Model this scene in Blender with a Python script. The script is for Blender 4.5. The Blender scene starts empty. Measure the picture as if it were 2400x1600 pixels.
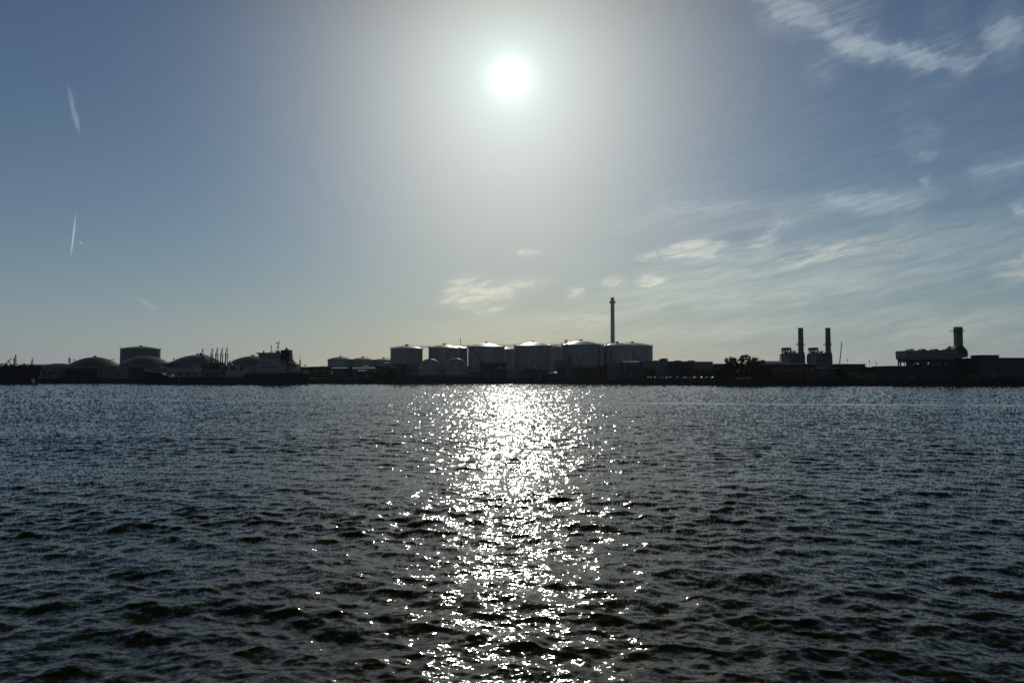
import bpy, math, random
import numpy as np
from mathutils import Vector
random.seed(7); RNG = np.random.default_rng(11)
sc = bpy.context.scene
COL = sc.collection
PI = math.pi
# ------------------------------------------------------------------ camera
F = 1800.0; CAMH = 6.0; PITCH = math.atan(81/1800)
cam = bpy.data.objects.new('camera', bpy.data.cameras.new('camera')); COL.objects.link(cam)
cam.data.lens = 27.0; cam.data.sensor_width = 36.0; cam.location = (0, 0, CAMH)
cam.rotation_euler = (PI/2 + PITCH, 0, 0); cam.data.clip_end = 20000; cam.data.clip_start = 0.5
sc.camera = cam
sc.view_settings.view_transform = 'Standard'; sc.view_settings.look = 'None'
sc.view_settings.gamma = 1.0; sc.view_settings.use_curve_mapping = False
EXPO = -2.2
sc.view_settings.exposure = EXPO
sc.cycles.use_denoising = True; sc.cycles.denoiser = 'OPENIMAGEDENOISE'; sc.cycles.denoising_input_passes = 'RGB_ALBEDO_NORMAL'; sc.cycles.denoising_prefilter = 'ACCURATE'
sc.cycles.max_bounces = 6; sc.cycles.volume_bounces = 0
sc.cycles.sample_clamp_indirect = 10.0
SUN_EL, SUN_AZ = 21.53, -0.13
# ------------------------------------------------------------------ sun
sl = bpy.data.lights.new('sun', 'SUN'); sl.energy = 3.2; sl.angle = math.radians(0.5); sl.color = (1.0, 0.93, 0.84)
sun = bpy.data.objects.new('sun', sl); COL.objects.link(sun)
sun.rotation_euler = (math.radians(-(90-SUN_EL)), 0, math.radians(-SUN_AZ)); sun.location = (0, 300, 300)

def ray(px, py):
    x = (px-1200)/F; y = (800-py)/F
    d = Vector((x, math.cos(PITCH)-y*math.sin(PITCH), math.sin(PITCH)+y*math.cos(PITCH)))
    return d.normalized()
def azel(px, py):
    d = ray(px, py); return math.degrees(math.atan2(d.x, d.y)), math.degrees(math.asin(d.z))
def Z(py, Y):
    return CAMH + Y*math.tan(PITCH + math.atan((800-py)/F))
def X(px, Y, z=10.0):
    return (px-1200)/F*(Y*math.cos(PITCH) + (z-CAMH)*math.sin(PITCH))
def m_(px, Y):            # photo pixels -> metres at that distance
    return px*Y/F

# ------------------------------------------------------------------ sky
w = bpy.data.worlds.new('World'); sc.world = w; w.use_nodes = True
nt = w.node_tree; nt.nodes.clear(); L = nt.links
def N(t, **k):
    n = nt.nodes.new(t)
    for a, b in k.items(): setattr(n, a, b)
    return n
def put(n, i, v):
    if v is None: return
    if hasattr(v, 'is_output'): L.new(v, n.inputs[i])
    else: n.inputs[i].default_value = v
def M(op, a, b=None, c=None, clamp=False):
    n = N('ShaderNodeMath', operation=op, use_clamp=clamp); put(n, 0, a); put(n, 1, b); put(n, 2, c); return n.outputs[0]
def V(op, a, b=None, s=None):
    n = N('ShaderNodeVectorMath', operation=op); put(n, 0, a); put(n, 1, b)
    if s is not None: put(n, 3, s)
    return n.outputs['Value'] if op in ('DOT_PRODUCT', 'LENGTH', 'DISTANCE') else n.outputs[0]
def MR(v, a, b, c, d, kind='SMOOTHSTEP'):
    n = N('ShaderNodeMapRange', interpolation_type=kind); put(n, 0, v); put(n, 1, a); put(n, 2, b); put(n, 3, c); put(n, 4, d); return n.outputs[0]
def comb(x, y, z):
    n = N('ShaderNodeCombineXYZ'); put(n, 0, x); put(n, 1, y); put(n, 2, z); return n.outputs[0]
tc = N('ShaderNodeTexCoord'); dirv = V('NORMALIZE', tc.outputs['Generated'])
sp = N('ShaderNodeSeparateXYZ'); L.new(dirv, sp.inputs[0])
sx, sy, sz = sp.outputs
elv = M('MULTIPLY', M('ARCSINE', sz), 180/PI)
azv = M('MULTIPLY', M('ARCTAN2', sx, sy), 180/PI)
sd = (math.sin(math.radians(SUN_AZ))*math.cos(math.radians(SUN_EL)), math.cos(math.radians(SUN_AZ))*math.cos(math.radians(SUN_EL)), math.sin(math.radians(SUN_EL)))
cosang = V('DOT_PRODUCT', dirv, sd)
ang = M('MULTIPLY', M('ARCCOSINE', M('MINIMUM', cosang, 1.0)), 180/PI)
sky = N('ShaderNodeTexSky', sky_type='NISHITA', sun_disc=False, sun_elevation=math.radians(SUN_EL), sun_rotation=math.radians(SUN_AZ), dust_density=0.3, air_density=1.5)
K = 2**(-EXPO)/0.1           # the Background strength is 0.1
def col(v, k=1.0): return tuple(c*k for c in v)
base = V('MULTIPLY', sky.outputs[0], col((0.155, 0.212, 0.305), 2**(-EXPO)))
g1 = M('EXPONENT', M('MULTIPLY', ang, -1/5.0))
ab = M('MULTIPLY', ang, 1/13.0)
g2 = M('EXPONENT', M('MULTIPLY', M('MULTIPLY', ab, ab), -1.0))
g3 = M('EXPONENT', M('MULTIPLY', M('ABSOLUTE', elv), -1/6.0))
ac = M('MULTIPLY', ang, 1/1.25)
g4 = M('EXPONENT', M('MULTIPLY', M('MULTIPLY', ac, ac), -0.62))
disc = MR(ang, 1.0, 1.5, 1.0, 0.0)
# horizon haze lies mostly on the sunward side
g3 = M('MULTIPLY', g3, MR(sy, -0.2, 0.8, 0.25, 1.0))
def addc(acc, f, c):
    return V('ADD', acc, V('SCALE', col(c, K), None, f))
# added dimming and greying of the unseen high sky, to darken water reflections
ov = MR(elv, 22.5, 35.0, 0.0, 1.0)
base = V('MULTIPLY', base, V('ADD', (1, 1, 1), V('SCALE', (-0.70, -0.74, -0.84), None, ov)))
acc = addc(base, g1, (0.355, 0.535, 0.555))
acc = addc(acc, g2, (0.362, 0.286, 0.166))
sa = M('MULTIPLY', M('SUBTRACT', azv, SUN_AZ), 1/12.0); sb = M('MULTIPLY', M('SUBTRACT', elv, 11.0), 1/9.0)
g5 = M('EXPONENT', M('MULTIPLY', M('ADD', M('MULTIPLY', sa, sa), M('MULTIPLY', sb, sb)), -1.0))
acc = addc(acc, g5, (0.066, 0.042, 0.024))
acc = addc(acc, g3, (0.050, 0.080, 0.140))
g6 = M('MULTIPLY', M('EXPONENT', M('MULTIPLY', M('ABSOLUTE', elv), -1/13.0)), MR(sy, -0.2, 0.8, 0.25, 1.0))
sc_ = M('MULTIPLY', azv, 1/17.0)
g6 = M('MULTIPLY', g6, M('SUBTRACT', 1.0, M('MULTIPLY', M('EXPONENT', M('MULTIPLY', M('MULTIPLY', sc_, sc_), -1.0)), 0.75)))
acc = addc(acc, g6, (0.072, 0.084, 0.110))
acc = addc(acc, g4, (0.24, 0.31, 0.32))
# --- clouds: strokes laid out by direction (azimuth, elevation), broken up by stretched noise
P2 = comb(azv, elv, 0.0)
nw = N('ShaderNodeTexNoise'); nw.inputs['Scale'].default_value = 0.30; nw.inputs['Detail'].default_value = 4; L.new(P2, nw.inputs['Vector'])
warp = V('SCALE', V('SUBTRACT', nw.outputs['Color'], (0.5, 0.5, 0.5)), None, 3.4)
nw2 = N('ShaderNodeTexNoise'); nw2.inputs['Scale'].default_value = 1.3; nw2.inputs['Detail'].default_value = 5; L.new(P2, nw2.inputs['Vector'])
warp2 = V('SCALE', V('SUBTRACT', nw2.outputs['Color'], (0.5, 0.5, 0.5)), None, 1.5)
PW = V('ADD', V('ADD', P2, V('MULTIPLY', warp, (0.9, 0.5, 0))), V('MULTIPLY', warp2, (1, 0.7, 0)))
PV = V('ADD', P2, V('MULTIPLY', warp, (0.5, 0.18, 0)))
rot = N('ShaderNodeVectorRotate', rotation_type='Z_AXIS'); L.new(PV, rot.inputs['Vector']); rot.inputs['Angle'].default_value = math.radians(-11)
strv = V('MULTIPLY', rot.outputs[0], (0.13, 1.0, 1.0))
n1 = N('ShaderNodeTexNoise'); n1.inputs['Scale'].default_value = 0.75; n1.inputs['Detail'].default_value = 7; n1.inputs['Roughness'].default_value = 0.6; L.new(strv, n1.inputs['Vector'])
n2 = N('ShaderNodeTexNoise'); n2.inputs['Scale'].default_value = 2.6; n2.inputs['Detail'].default_value = 6; n2.inputs['Roughness'].default_value = 0.62; L.new(strv, n2.inputs['Vector'])
def ell(src, x0, y0, x1, y1, wpx, soft=1.0):
    a = azel(x0, y0); b = azel(x1, y1)
    cx, cy = (a[0]+b[0])/2, (a[1]+b[1])/2; ux, uy = b[0]-a[0], b[1]-a[1]; ln = math.hypot(ux, uy); ux /= ln; uy /= ln
    hw = wpx/F*57.3
    d = V('SUBTRACT', src, (cx, cy, 0))
    u = V('DOT_PRODUCT', d, (ux/(ln/2), uy/(ln/2), 0)); v = V('DOT_PRODUCT', d, (-uy/hw, ux/hw, 0))
    r = M('ADD', M('MULTIPLY', u, u), M('MULTIPLY', v, v))
    return MR(r, 0.0, soft, 1.0, 0.0)
def acc_max(strokes, src, k=1.0):
    t = None
    for s in strokes:
        e = M('MULTIPLY', ell(src, s[0], s[1], s[2], s[3], s[4]*k), s[5]); t = e if t is None else M('MAXIMUM', t, e)
    return t
wisps = [  # x0 y0 x1 y1 halfwidth strength : high cirrus
 (1740, -30, 1990, 85, 26, .95), (1880, 50, 2140, 152, 20, 1.2), (1960, 90, 2300, 160, 12, 1.1), (1850, 0, 2080, 90, 50, .5), (2060, 140, 2260, 150, 16, 1.0), (2200, 160, 2330, 120, 15, .9), (2260, 120, 2460, 50, 30, .9), (2100, 110, 2300, 100, 46, .35),
 (1860, 172, 2010, 142, 20, .4), (2100, 330, 2200, 280, 30, .35), (2120, 368, 2210, 358, 9, .65), (2160, 425, 2200, 435, 9, .6),
 (1480, 500, 1780, 455, 22, .55), (1640, 490, 1760, 484, 7, .55), (1880, 482, 2120, 455, 15, .65), (1950, 500, 2250, 465, 26, .55),
 (2230, 410, 2460, 365, 17, .55), (1780, 545, 1870, 508, 12, .6), (2360, 495, 2430, 490, 11, .8), (2050, 240, 2350, 160, 20, .25)]
low = [   # lower, brighter, creamier
 (1480, 606, 1560, 598, 7, .8), (1510, 595, 1745, 570, 15, 1.1), (1640, 600, 1690, 594, 6, .7), (1740, 575, 1830, 552, 16, .55), (1790, 620, 2130, 545, 17, .75),
 (1200, 592, 1280, 588, 6, .7), (990, 705, 1250, 680, 20, .85), (1010, 688, 1180, 664, 18, 1.0), (1130, 670, 1330, 655, 11, .6), (1310, 690, 1380, 680, 9, .75),
 (1400, 665, 1480, 658, 9, .75), (1470, 664, 1580, 655, 9, .85), (1080, 735, 1220, 715, 9, .55), (1270, 760, 1480, 742, 12, .45),
 (2300, 645, 2460, 620, 15, .6), (2380, 600, 2440, 590, 9, .6), (1060, 655, 1150, 660, 4, .5)]
veil = [(1250, 740, 2560, 510, 110, 1.0), (1500, 650, 2300, 545, 55, .8), (1300, 800, 2300, 710, 40, .6), (2050, 800, 2450, 720, 40, .5), (850, 790, 1700, 735, 50, .5), (1350, 540, 2300, 440, 45, .45)]
soft = acc_max(wisps, PW, 2.6); softl = acc_max(low, PV, 2.6)
mw = acc_max(wisps, PW, 1.5); ml = acc_max(low, V('ADD', P2, V('MULTIPLY', warp2, (.9, .4, 0))), 1.9); mv = acc_max(veil, PV)
n3 = N('ShaderNodeTexNoise'); n3.inputs['Scale'].default_value = 1.5; n3.inputs['Detail'].default_value = 7; n3.inputs['Roughness'].default_value = 0.7; n3.inputs['Distortion'].default_value = 0.4; L.new(V('MULTIPLY', rot.outputs[0], (0.32, 1.6, 1.0)), n3.inputs['Vector'])
s3 = MR(n3.outputs[0], 0.32, 0.66, 0.0, 1.0)
s1 = MR(n1.outputs[0], 0.30, 0.62, 0.0, 1.0); s2 = MR(n2.outputs[0], 0.30, 0.68, 0.0, 1.0)
sm = M('ADD', M('MULTIPLY', s1, 0.5), M('MULTIPLY', s2, 0.5))
mw = MR(M('SUBTRACT', mw, M('MULTIPLY', M('SUBTRACT', 1.0, M('ADD', M('MULTIPLY', sm, 0.5), M('MULTIPLY', s3, 0.5))), 0.85)), -0.04, 0.95, 0.0, 1.0, 'LINEAR')
ml = MR(M('SUBTRACT', ml, M('MULTIPLY', M('SUBTRACT', 1.0, M('ADD', M('MULTIPLY', s1, 0.3), M('MULTIPLY', s3, 0.7))), 1.05)), -0.02, 0.8, 0.0, 1.0, 'LINEAR')
mv = M('MULTIPLY', mv, M('ADD', 0.12, M('ADD', M('MULTIPLY', s1, 0.55), M('MULTIPLY', s2, 0.4))))
faint = M('MULTIPLY', M('MULTIPLY', MR(azv, -4.0, 16.0, 0.0, 1.0), MR(elv, 26, 3, 0.2, 1.0)), M('MULTIPLY', s1, s2))
soft = M('MULTIPLY', soft, M('ADD', 0.25, M('MULTIPLY', M('ADD', s3, s1), 0.4))); softl = M('MULTIPLY', softl, M('ADD', 0.2, M('MULTIPLY', M('ADD', s2, s1), 0.4)))
acc = addc(acc, soft, (0.085, 0.09, 0.085))
acc = addc(acc, softl, (0.10, 0.088, 0.055))
acc = addc(acc, mw, (0.12, 0.125, 0.115))
acc = addc(acc, ml, (0.24, 0.20, 0.13))
acc = addc(acc, mv, (0.15, 0.135, 0.09))
acc = addc(acc, faint, (0.035, 0.04, 0.035))
# contrails
nj = N('ShaderNodeTexNoise'); nj.inputs['Scale'].default_value = 1.1; nj.inputs['Detail'].default_value = 3; L.new(P2, nj.inputs['Vector'])
PJ = V('ADD', P2, V('MULTIPLY', V('SUBTRACT', nj.outputs['Color'], (0.5, 0.5, 0.5)), (0.35, 0.2, 0)))
con = M('ADD', M('MULTIPLY', ell(P2, 165, 611, 179, 492, 2.4), 0.75), M('MULTIPLY', ell(PJ, 158, 195, 174, 262, 6), 0.22))
con = M('ADD', con, M('MULTIPLY', ell(PJ, 164, 230, 190, 320, 6), 0.34))
con = M('ADD', con, M('MULTIPLY', ell(P2, 185, 563, 195, 575, 1.8), 0.5))
con = M('ADD', con, M('MULTIPLY', ell(PJ, 318, 695, 372, 727, 7), 0.16))
acc = addc(acc, con, (0.28, 0.29, 0.27))
acc = addc(acc, disc, (3.0, 3.0, 2.9))
# below the horizon the world is dark ground and water
acc = V('SCALE', acc, None, MR(elv, -1.5, -0.2, 0.15, 1.0))
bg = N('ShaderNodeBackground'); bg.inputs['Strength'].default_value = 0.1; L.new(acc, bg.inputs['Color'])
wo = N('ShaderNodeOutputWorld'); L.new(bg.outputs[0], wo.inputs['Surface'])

# ------------------------------------------------------------------ materials
MATS = {}
def mat(name, color, rough=0.6, metal=0.0, scale=0.3, var=0.25, stretch=(1, 1, 1), spec=0.5, bump=0.0):
    if name in MATS: return MATS[name]
    m = bpy.data.materials.new(name); m.use_nodes = True; t = m.node_tree; b = t.nodes['Principled BSDF']
    tcn = t.nodes.new('ShaderNodeTexCoord'); mp = t.nodes.new('ShaderNodeMapping'); mp.inputs['Scale'].default_value = stretch
    nz = t.nodes.new('ShaderNodeTexNoise'); nz.inputs['Scale'].default_value = scale; nz.inputs['Detail'].default_value = 5; nz.inputs['Roughness'].default_value = 0.65
    t.links.new(tcn.outputs['Object'], mp.inputs[0]); t.links.new(mp.outputs[0], nz.inputs['Vector'])
    rp = t.nodes.new('ShaderNodeMapRange'); rp.inputs[1].default_value = 0.3; rp.inputs[2].default_value = 0.7
    rp.inputs[3].default_value = 1-var; rp.inputs[4].default_value = 1+var*0.6; t.links.new(nz.outputs[0], rp.inputs[0])
    vm = t.nodes.new('ShaderNodeVectorMath'); vm.operation = 'SCALE'; vm.inputs[0].default_value = color; t.links.new(rp.outputs[0], vm.inputs[3])
    t.links.new(vm.outputs[0], b.inputs['Base Color'])
    b.inputs['Roughness'].default_value = rough; b.inputs['Metallic'].default_value = metal; b.inputs['Specular IOR Level'].default_value = spec
    if bump:
        bp = t.nodes.new('ShaderNodeBump'); bp.inputs['Strength'].default_value = bump; bp.inputs['Distance'].default_value = 0.3
        t.links.new(nz.outputs[0], bp.inputs['Height']); t.links.new(bp.outputs[0], b.inputs['Normal'])
    MATS[name] = m; return m
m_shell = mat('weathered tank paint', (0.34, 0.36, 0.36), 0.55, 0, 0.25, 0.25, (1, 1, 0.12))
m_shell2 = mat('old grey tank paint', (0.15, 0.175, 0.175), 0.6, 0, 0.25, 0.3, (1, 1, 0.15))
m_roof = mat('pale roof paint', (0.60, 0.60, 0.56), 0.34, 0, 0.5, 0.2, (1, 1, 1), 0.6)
m_alu = mat('dull aluminium dome', (0.20, 0.22, 0.22), 0.42, 0.5, 0.4, 0.3)
m_steel = mat('dark galvanised steel', (0.11, 0.115, 0.12), 0.55, 0.3, 1.0, 0.3)
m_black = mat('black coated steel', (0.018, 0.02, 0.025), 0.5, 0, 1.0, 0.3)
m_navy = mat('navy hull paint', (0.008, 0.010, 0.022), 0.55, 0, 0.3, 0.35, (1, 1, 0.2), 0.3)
m_red = mat('red antifouling', (0.10, 0.035, 0.03), 0.6, 0, 0.5, 0.3)
m_white = mat('ship white paint', (0.30, 0.32, 0.32), 0.5, 0, 0.4, 0.2, (1, 1, 0.2))
m_conc = mat('weathered concrete', (0.22, 0.22, 0.21), 0.85, 0, 0.4, 0.25)
m_clad = mat('blue grey cladding', (0.11, 0.14, 0.20), 0.5, 0, 0.4, 0.2, (3, 3, 0.2))
m_clad2 = mat('grey cladding', (0.15, 0.16, 0.17), 0.55, 0, 0.4, 0.2, (3, 3, 0.2))
m_brick = mat('dark brick', (0.06, 0.045, 0.04), 0.85, 0, 0.8, 0.3)
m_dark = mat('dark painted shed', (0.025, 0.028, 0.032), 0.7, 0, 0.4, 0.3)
m_glass = mat('window glass', (0.02, 0.025, 0.03), 0.12, 0, 0.5, 0.1)
m_bark = mat('bark', (0.04, 0.033, 0.025), 0.9, 0, 3.0, 0.3)
m_pale = mat('pale concrete', (0.5, 0.5, 0.48), 0.8, 0, 0.1, 0.15)
m_leaf = mat('leaves', (0.035, 0.05, 0.02), 0.7, 0, 0.6, 0.45, (1, 1, 1), 0.2)
m_rock = mat('riprap stone', (0.035, 0.036, 0.034), 0.9, 0, 0.8, 0.5, (1, 1, 1), 0.2)
m_land = mat('grass and gravel', (0.05, 0.055, 0.035), 0.95, 0, 0.05, 0.4)
m_tyre = mat('tyre rubber', (0.015, 0.015, 0.015), 0.8)
m_lite = mat('letter paint', (0.55, 0.55, 0.52), 0.6)
m_bird = mat('gull feathers', (0.25, 0.25, 0.26), 0.8)
CARS = [mat('car paint '+n, c, 0.4, 0, 1, 0.05) for n, c in (('silver', (.4, .41, .42)), ('white', (.7, .7, .68)), ('black', (.02, .02, .02)), ('blue', (.04, .07, .16)), ('red', (.25, .03, .03)), ('grey', (.14, .14, .15)))]

# ------------------------------------------------------------------ mesh helpers
class MB:
    def __init__(s): s.v = []; s.f = []
    def add(s, vs, fs):
        n = len(s.v); s.v += [tuple(v) for v in vs]; s.f += [tuple(i+n for i in f) for f in fs]; return s
    def box(s, x0, x1, y0, y1, z0, z1):
        return s.add([(x0,y0,z0),(x1,y0,z0),(x1,y1,z0),(x0,y1,z0),(x0,y0,z1),(x1,y0,z1),(x1,y1,z1),(x0,y1,z1)],
                     [(0,3,2,1),(4,5,6,7),(0,1,5,4),(1,2,6,5),(2,3,7,6),(3,0,4,7)])
    def lathe(s, cx, cy, prof, n=48, a0=0.0, a1=2*PI):
        vs = []; fs = []; full = abs(a1-a0-2*PI) < 1e-6; c = n if full else n+1
        for r, z in prof:
            for i in range(c):
                a = a0+(a1-a0)*i/n; vs.append((cx+max(r, 1e-3)*math.cos(a), cy+max(r, 1e-3)*math.sin(a), z))
        for j in range(len(prof)-1):
            for i in range(n):
                k = (i+1) % c; fs.append((j*c+i, j*c+k, (j+1)*c+k, (j+1)*c+i))
        return s.add(vs, fs)
    def cyl(s, cx, cy, z0, z1, r0, r1=None, n=24):
        r1 = r0 if r1 is None else r1
        return s.lathe(cx, cy, [(0, z0), (r0, z0), (r1, z1), (0, z1)], n)
    def bar(s, p, q, r, n=6, r2=None):
        p = Vector(p); q = Vector(q); d = (q-p); r2 = r if r2 is None else r2
        if d.length < 1e-6: return s
        d.normalize(); a = d.orthogonal().normalized(); b = d.cross(a); vs = []
        for c, rr in ((p, r), (q, r2)):
            for i in range(n):
                t = 2*PI*i/n+PI/n; vs.append(c+a*math.cos(t)*rr+b*math.sin(t)*rr)
        return s.add(vs, [(i, (i+1) % n, n+(i+1) % n, n+i) for i in range(n)]+[tuple(range(n))[::-1], tuple(range(n, 2*n))])
    def path(s, pts, r, n=6):
        for a, b in zip(pts[:-1], pts[1:]): s.bar(a, b, r, n)
        return s
    def prism(s, poly, y0, y1):        # poly in (x, z), extruded along y
        n = len(poly)
        return s.add([(x, y0, z) for x, z in poly]+[(x, y1, z) for x, z in poly],
                     [tuple(range(n)), tuple(range(n, 2*n))[::-1]]+[(i, i+n, (i+1) % n+n, (i+1) % n) for i in range(n)])
    def prismx(s, poly, x0, x1):       # poly in (y, z), extruded along x
        n = len(poly)
        return s.add([(x0, y, z) for y, z in poly]+[(x1, y, z) for y, z in poly],
                     [tuple(range(n))[::-1], tuple(range(n, 2*n))]+[(i, (i+1) % n, (i+1) % n+n, i+n) for i in range(n)])
    def ball(s, c, r, n=14, sx=1, sy=1, szz=1):
        k0 = len(s.v); s.lathe(0, 0, [(r*math.sin(PI*j/n), -r*math.cos(PI*j/n)) for j in range(n+1)], n*2)
        for i in range(k0, len(s.v)):
            x, y, z = s.v[i]; s.v[i] = (c[0]+x*sx, c[1]+y*sy, c[2]+z*szz)
        return s
    def build(s, name, m, parent=None, smooth=False):
        me = bpy.data.meshes.new(name)
        if parent is not None:
            p = parent; off = Vector((0, 0, 0))
            while p is not None: off += p.location; p = p.parent
        else:
            A = np.array(s.v); off = Vector(((A[:,0].min()+A[:,0].max())/2, (A[:,1].min()+A[:,1].max())/2, A[:,2].min()))
        me.from_pydata([(x-off.x, y-off.y, z-off.z) for x, y, z in s.v], [], s.f)
        import bmesh
        bm = bmesh.new(); bm.from_mesh(me); bmesh.ops.recalc_face_normals(bm, faces=bm.faces); bm.to_mesh(me); bm.free()
        if smooth:
            me.polygons.foreach_set('use_smooth', [True]*len(me.polygons))
            try: me.set_sharp_from_angle(angle=math.radians(38))
            except Exception: pass
        me.materials.append(m)
        o = bpy.data.objects.new(name, me); COL.objects.link(o)
        if parent is not None: o.parent = parent
        else: o.location = off
        return o
def tag(o, label, cat, group=None):
    o['label'] = label; o['category'] = cat
    if group: o['group'] = group
    return o
def thing(name, loc, label, cat, group=None):
    o = bpy.data.objects.new(name, None); o.empty_display_size = 1; COL.objects.link(o); o.location = loc
    return tag(o, label, cat, group)
def struct(o): o['kind'] = 'structure'; return o
def copy_tree(o, parent=None):
    c = o.copy(); COL.objects.link(c); c.parent = parent
    for ch in list(o.children): copy_tree(ch, c)
    return c
G = 4.2                       # ground level of the terminal

# ------------------------------------------------------------------ land, bank, water
SHORE_PX = [(-60000, 640), (-2500, 640), (0, 617), (300, 612), (420, 592), (700, 588), (1300, 583), (1480, 541), (1690, 480), (1760, 468), (2400, 462), (4500, 462), (60000, 470)]
def shoreY(px):
    for (a, ya), (b, yb) in zip(SHORE_PX[:-1], SHORE_PX[1:]):
        if a <= px <= b: return ya+(yb-ya)*(px-a)/(b-a)
    return 500
shore = []
for px in list(range(-2400, 4800, 20)):
    Y = shoreY(px)+RNG.normal()*0.35; shore.append((X(px, Y, 0), Y))
FAR = 6200.0; XE = 5000.0
shore = [(-XE, 640)]+shore+[(XE, 470)]
vs = []; fs = []
for (x, y) in shore: vs.append((x, y+8.5, G))
n = len(shore)
for (x, y) in shore: vs.append((max(-XE, min(XE, x*6)), FAR, G))
for i in range(n-1): fs.append((i, i+1, n+i+1, n+i))
g = MB(); g.add(vs, fs); struct(g.build('ground', m_land))
vs = []; fs = []; rows = 7
for j in range(rows+1):
    t = j/rows
    for i, (x, y) in enumerate(shore):
        e = 0 if j in (rows,) else 1
        vs.append((x+e*RNG.normal()*0.2, y-2.0+10.5*t+e*RNG.normal()*0.45, -1.4+(G+1.4)*t+e*RNG.normal()*0.22))
for j in range(rows):
    for i in range(n-1): fs.append((j*n+i, j*n+i+1, (j+1)*n+i+1, (j+1)*n+i))
g = MB(); g.add(vs, fs); struct(g.build('riverbank', m_rock))

def make_water():
    ny = 1500; nc0 = 1000; no = 90
    Ys = 6.0*np.exp(np.linspace(0, math.log(655/6.0), ny)); core = np.linspace(-0.78, 0.78, nc0); st0 = core[1]-core[0]
    out = 0.78+np.cumsum(st0*1.042**np.arange(1, no+1)); T = np.concatenate([-out[::-1], core, out]); nx = len(T)
    x = (Ys[:, None]*T[None, :]).astype(np.float32); y = np.repeat(Ys[:, None], nx, 1).astype(np.float32)
    dY = (Ys*math.log(655/6.0)/ny)[:, None].astype(np.float32); dX = (Ys*st0)[:, None].astype(np.float32)
    z = np.zeros_like(x); ox = np.zeros_like(x); oy = np.zeros_like(x); lost = np.zeros((ny, 1), np.float32)
    lam = np.exp(np.linspace(math.log(13.0), math.log(0.22), WAVES))
    for i, l in enumerate(lam):
        k = 2*PI/l; th = math.radians(WDIR)+RNG.normal()*math.radians(26 if l > 3 else 44)
        s = SLOPE*math.sqrt(2.0/WAVES)*(math.exp(-((l-1.7)/2.2)) if l > 1.7 else 1.0)*(0.75+0.5*RNG.random())
        if l < 0.8: s *= 0.85
        kx, ky = math.sin(th)*k, math.cos(th)*k; a = s/k
        eff = 1/np.maximum(abs(ky)/k*dY+abs(kx)/k*dX, 1e-4)*l       # samples per wave
        fade = np.clip((eff-2.6)/2.4, 0, 1).astype(np.float32)
        lost += (1-fade**2)*s*s/2
        nr = int((fade > 0).sum())
        if nr == 0: continue
        ph = (kx*x[:nr]+ky*y[:nr]+RNG.random()*2*PI).astype(np.float32)
        f = fade[:nr]*a
        z[:nr] += f*np.cos(ph); sn = np.sin(ph)*f*0.95
        ox[:nr] -= sn*(kx/k); oy[:nr] -= sn*(ky/k)
    # gusts: broad patches that are livelier or calmer
    gust = np.zeros_like(x)
    for _ in range(7):
        l = math.exp(RNG.uniform(math.log(9), math.log(60))); th = RNG.uniform(-0.9, 0.9); gust += np.cos((math.sin(th)*x*0.5+math.cos(th)*y)*2*PI/l+RNG.random()*6.3)
    gust = 1+0.10*gust
    z *= gust
    # a slick of calmer water drifting across the stream
    br = np.clip(0.6+0.5*np.cos(x*0.11+1.3)*np.cos(x*0.037)+0.25*np.cos(x*0.31), 0, 1)
    slick = np.exp(-((y-(178-0.20*np.clip(x, -200, 200)+2.5*np.cos(x*0.05)))/np.where(x > 25, 5.0, 3.0))**2)*np.clip(br+.35, 0, 1)*np.where(x > 25, 1.0, 0.6)
    slick = np.clip(slick+0.3*np.clip((y-330)/150, 0, 1), 0, 1).astype(np.float32)
    z *= 1-0.8*slick
    co = np.stack([x+ox, y+oy, z], -1).reshape(-1, 3).astype(np.float32)
    me = bpy.data.meshes.new('water'); me.vertices.add(len(co)); me.vertices.foreach_set('co', co.ravel())
    i0 = (np.arange(ny-1)[:, None]*nx+np.arange(nx-1)[None, :]).ravel()
    q = np.stack([i0, i0+1, i0+nx+1, i0+nx], 1).astype(np.int32)
    me.loops.add(q.size); me.loops.foreach_set('vertex_index', q.ravel())
    me.polygons.add(len(q)); me.polygons.foreach_set('loop_start', np.arange(0, q.size, 4, dtype=np.int32))
    me.polygons.foreach_set('use_smooth', np.ones(len(q), bool))
    # slope of the chop too small for this mesh, as seen: at grazing view mostly the faces turned to the viewer show
    cells = 4608.0/Ys; nc = int(cells.max()*CELL)+3; ci = cells*CELL; i0c = np.floor(ci).astype(int); fr = (ci-i0c)[:, None]
    g1_ = RNG.normal(size=(nc, nx)); g2_ = RNG.normal(size=(nc, nx)); ray_ = np.sqrt(-2*np.log(RNG.random((nc, nx))+1e-6))
    def lat(a): return a[i0c]*(1-fr)+a[i0c+1]*fr
    sg = np.sqrt(lost); eps = (CAMH/Ys)[:, None]; wgt = sg/(sg+eps)
    farq = 1-.25*np.clip((y-120)/250, 0, 1)
    cxs = sg*lat(g1_)*1.0*(1-.8*slick)*farq; cys = sg*(lat(ray_)*wgt*.6+lat(g2_)*(1-wgt)*.95)*(1-.85*slick)*farq
    ca = me.attributes.new('chop', 'FLOAT_VECTOR', 'POINT')
    ca.data.foreach_set('vector', np.stack([cxs, cys, np.zeros_like(cxs)], -1).astype(np.float32).ravel())
    foam = np.clip(slick*1.6-0.45, 0, 1)*(y < 300)*np.where(x > 25, 1.0, 0.35)
    fa = me.attributes.new('foam', 'FLOAT', 'POINT'); fa.data.foreach_set('value', foam.ravel().astype(np.float32))
    at = me.attributes.new('lost_slope', 'FLOAT', 'POINT')
    at.data.foreach_set('value', np.repeat(np.sqrt(lost), nx, 1).ravel().astype(np.float32))
    me.update(calc_edges=True); me.validate()
    o = bpy.data.objects.new('water', me); COL.objects.link(o); struct(o); return o
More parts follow.
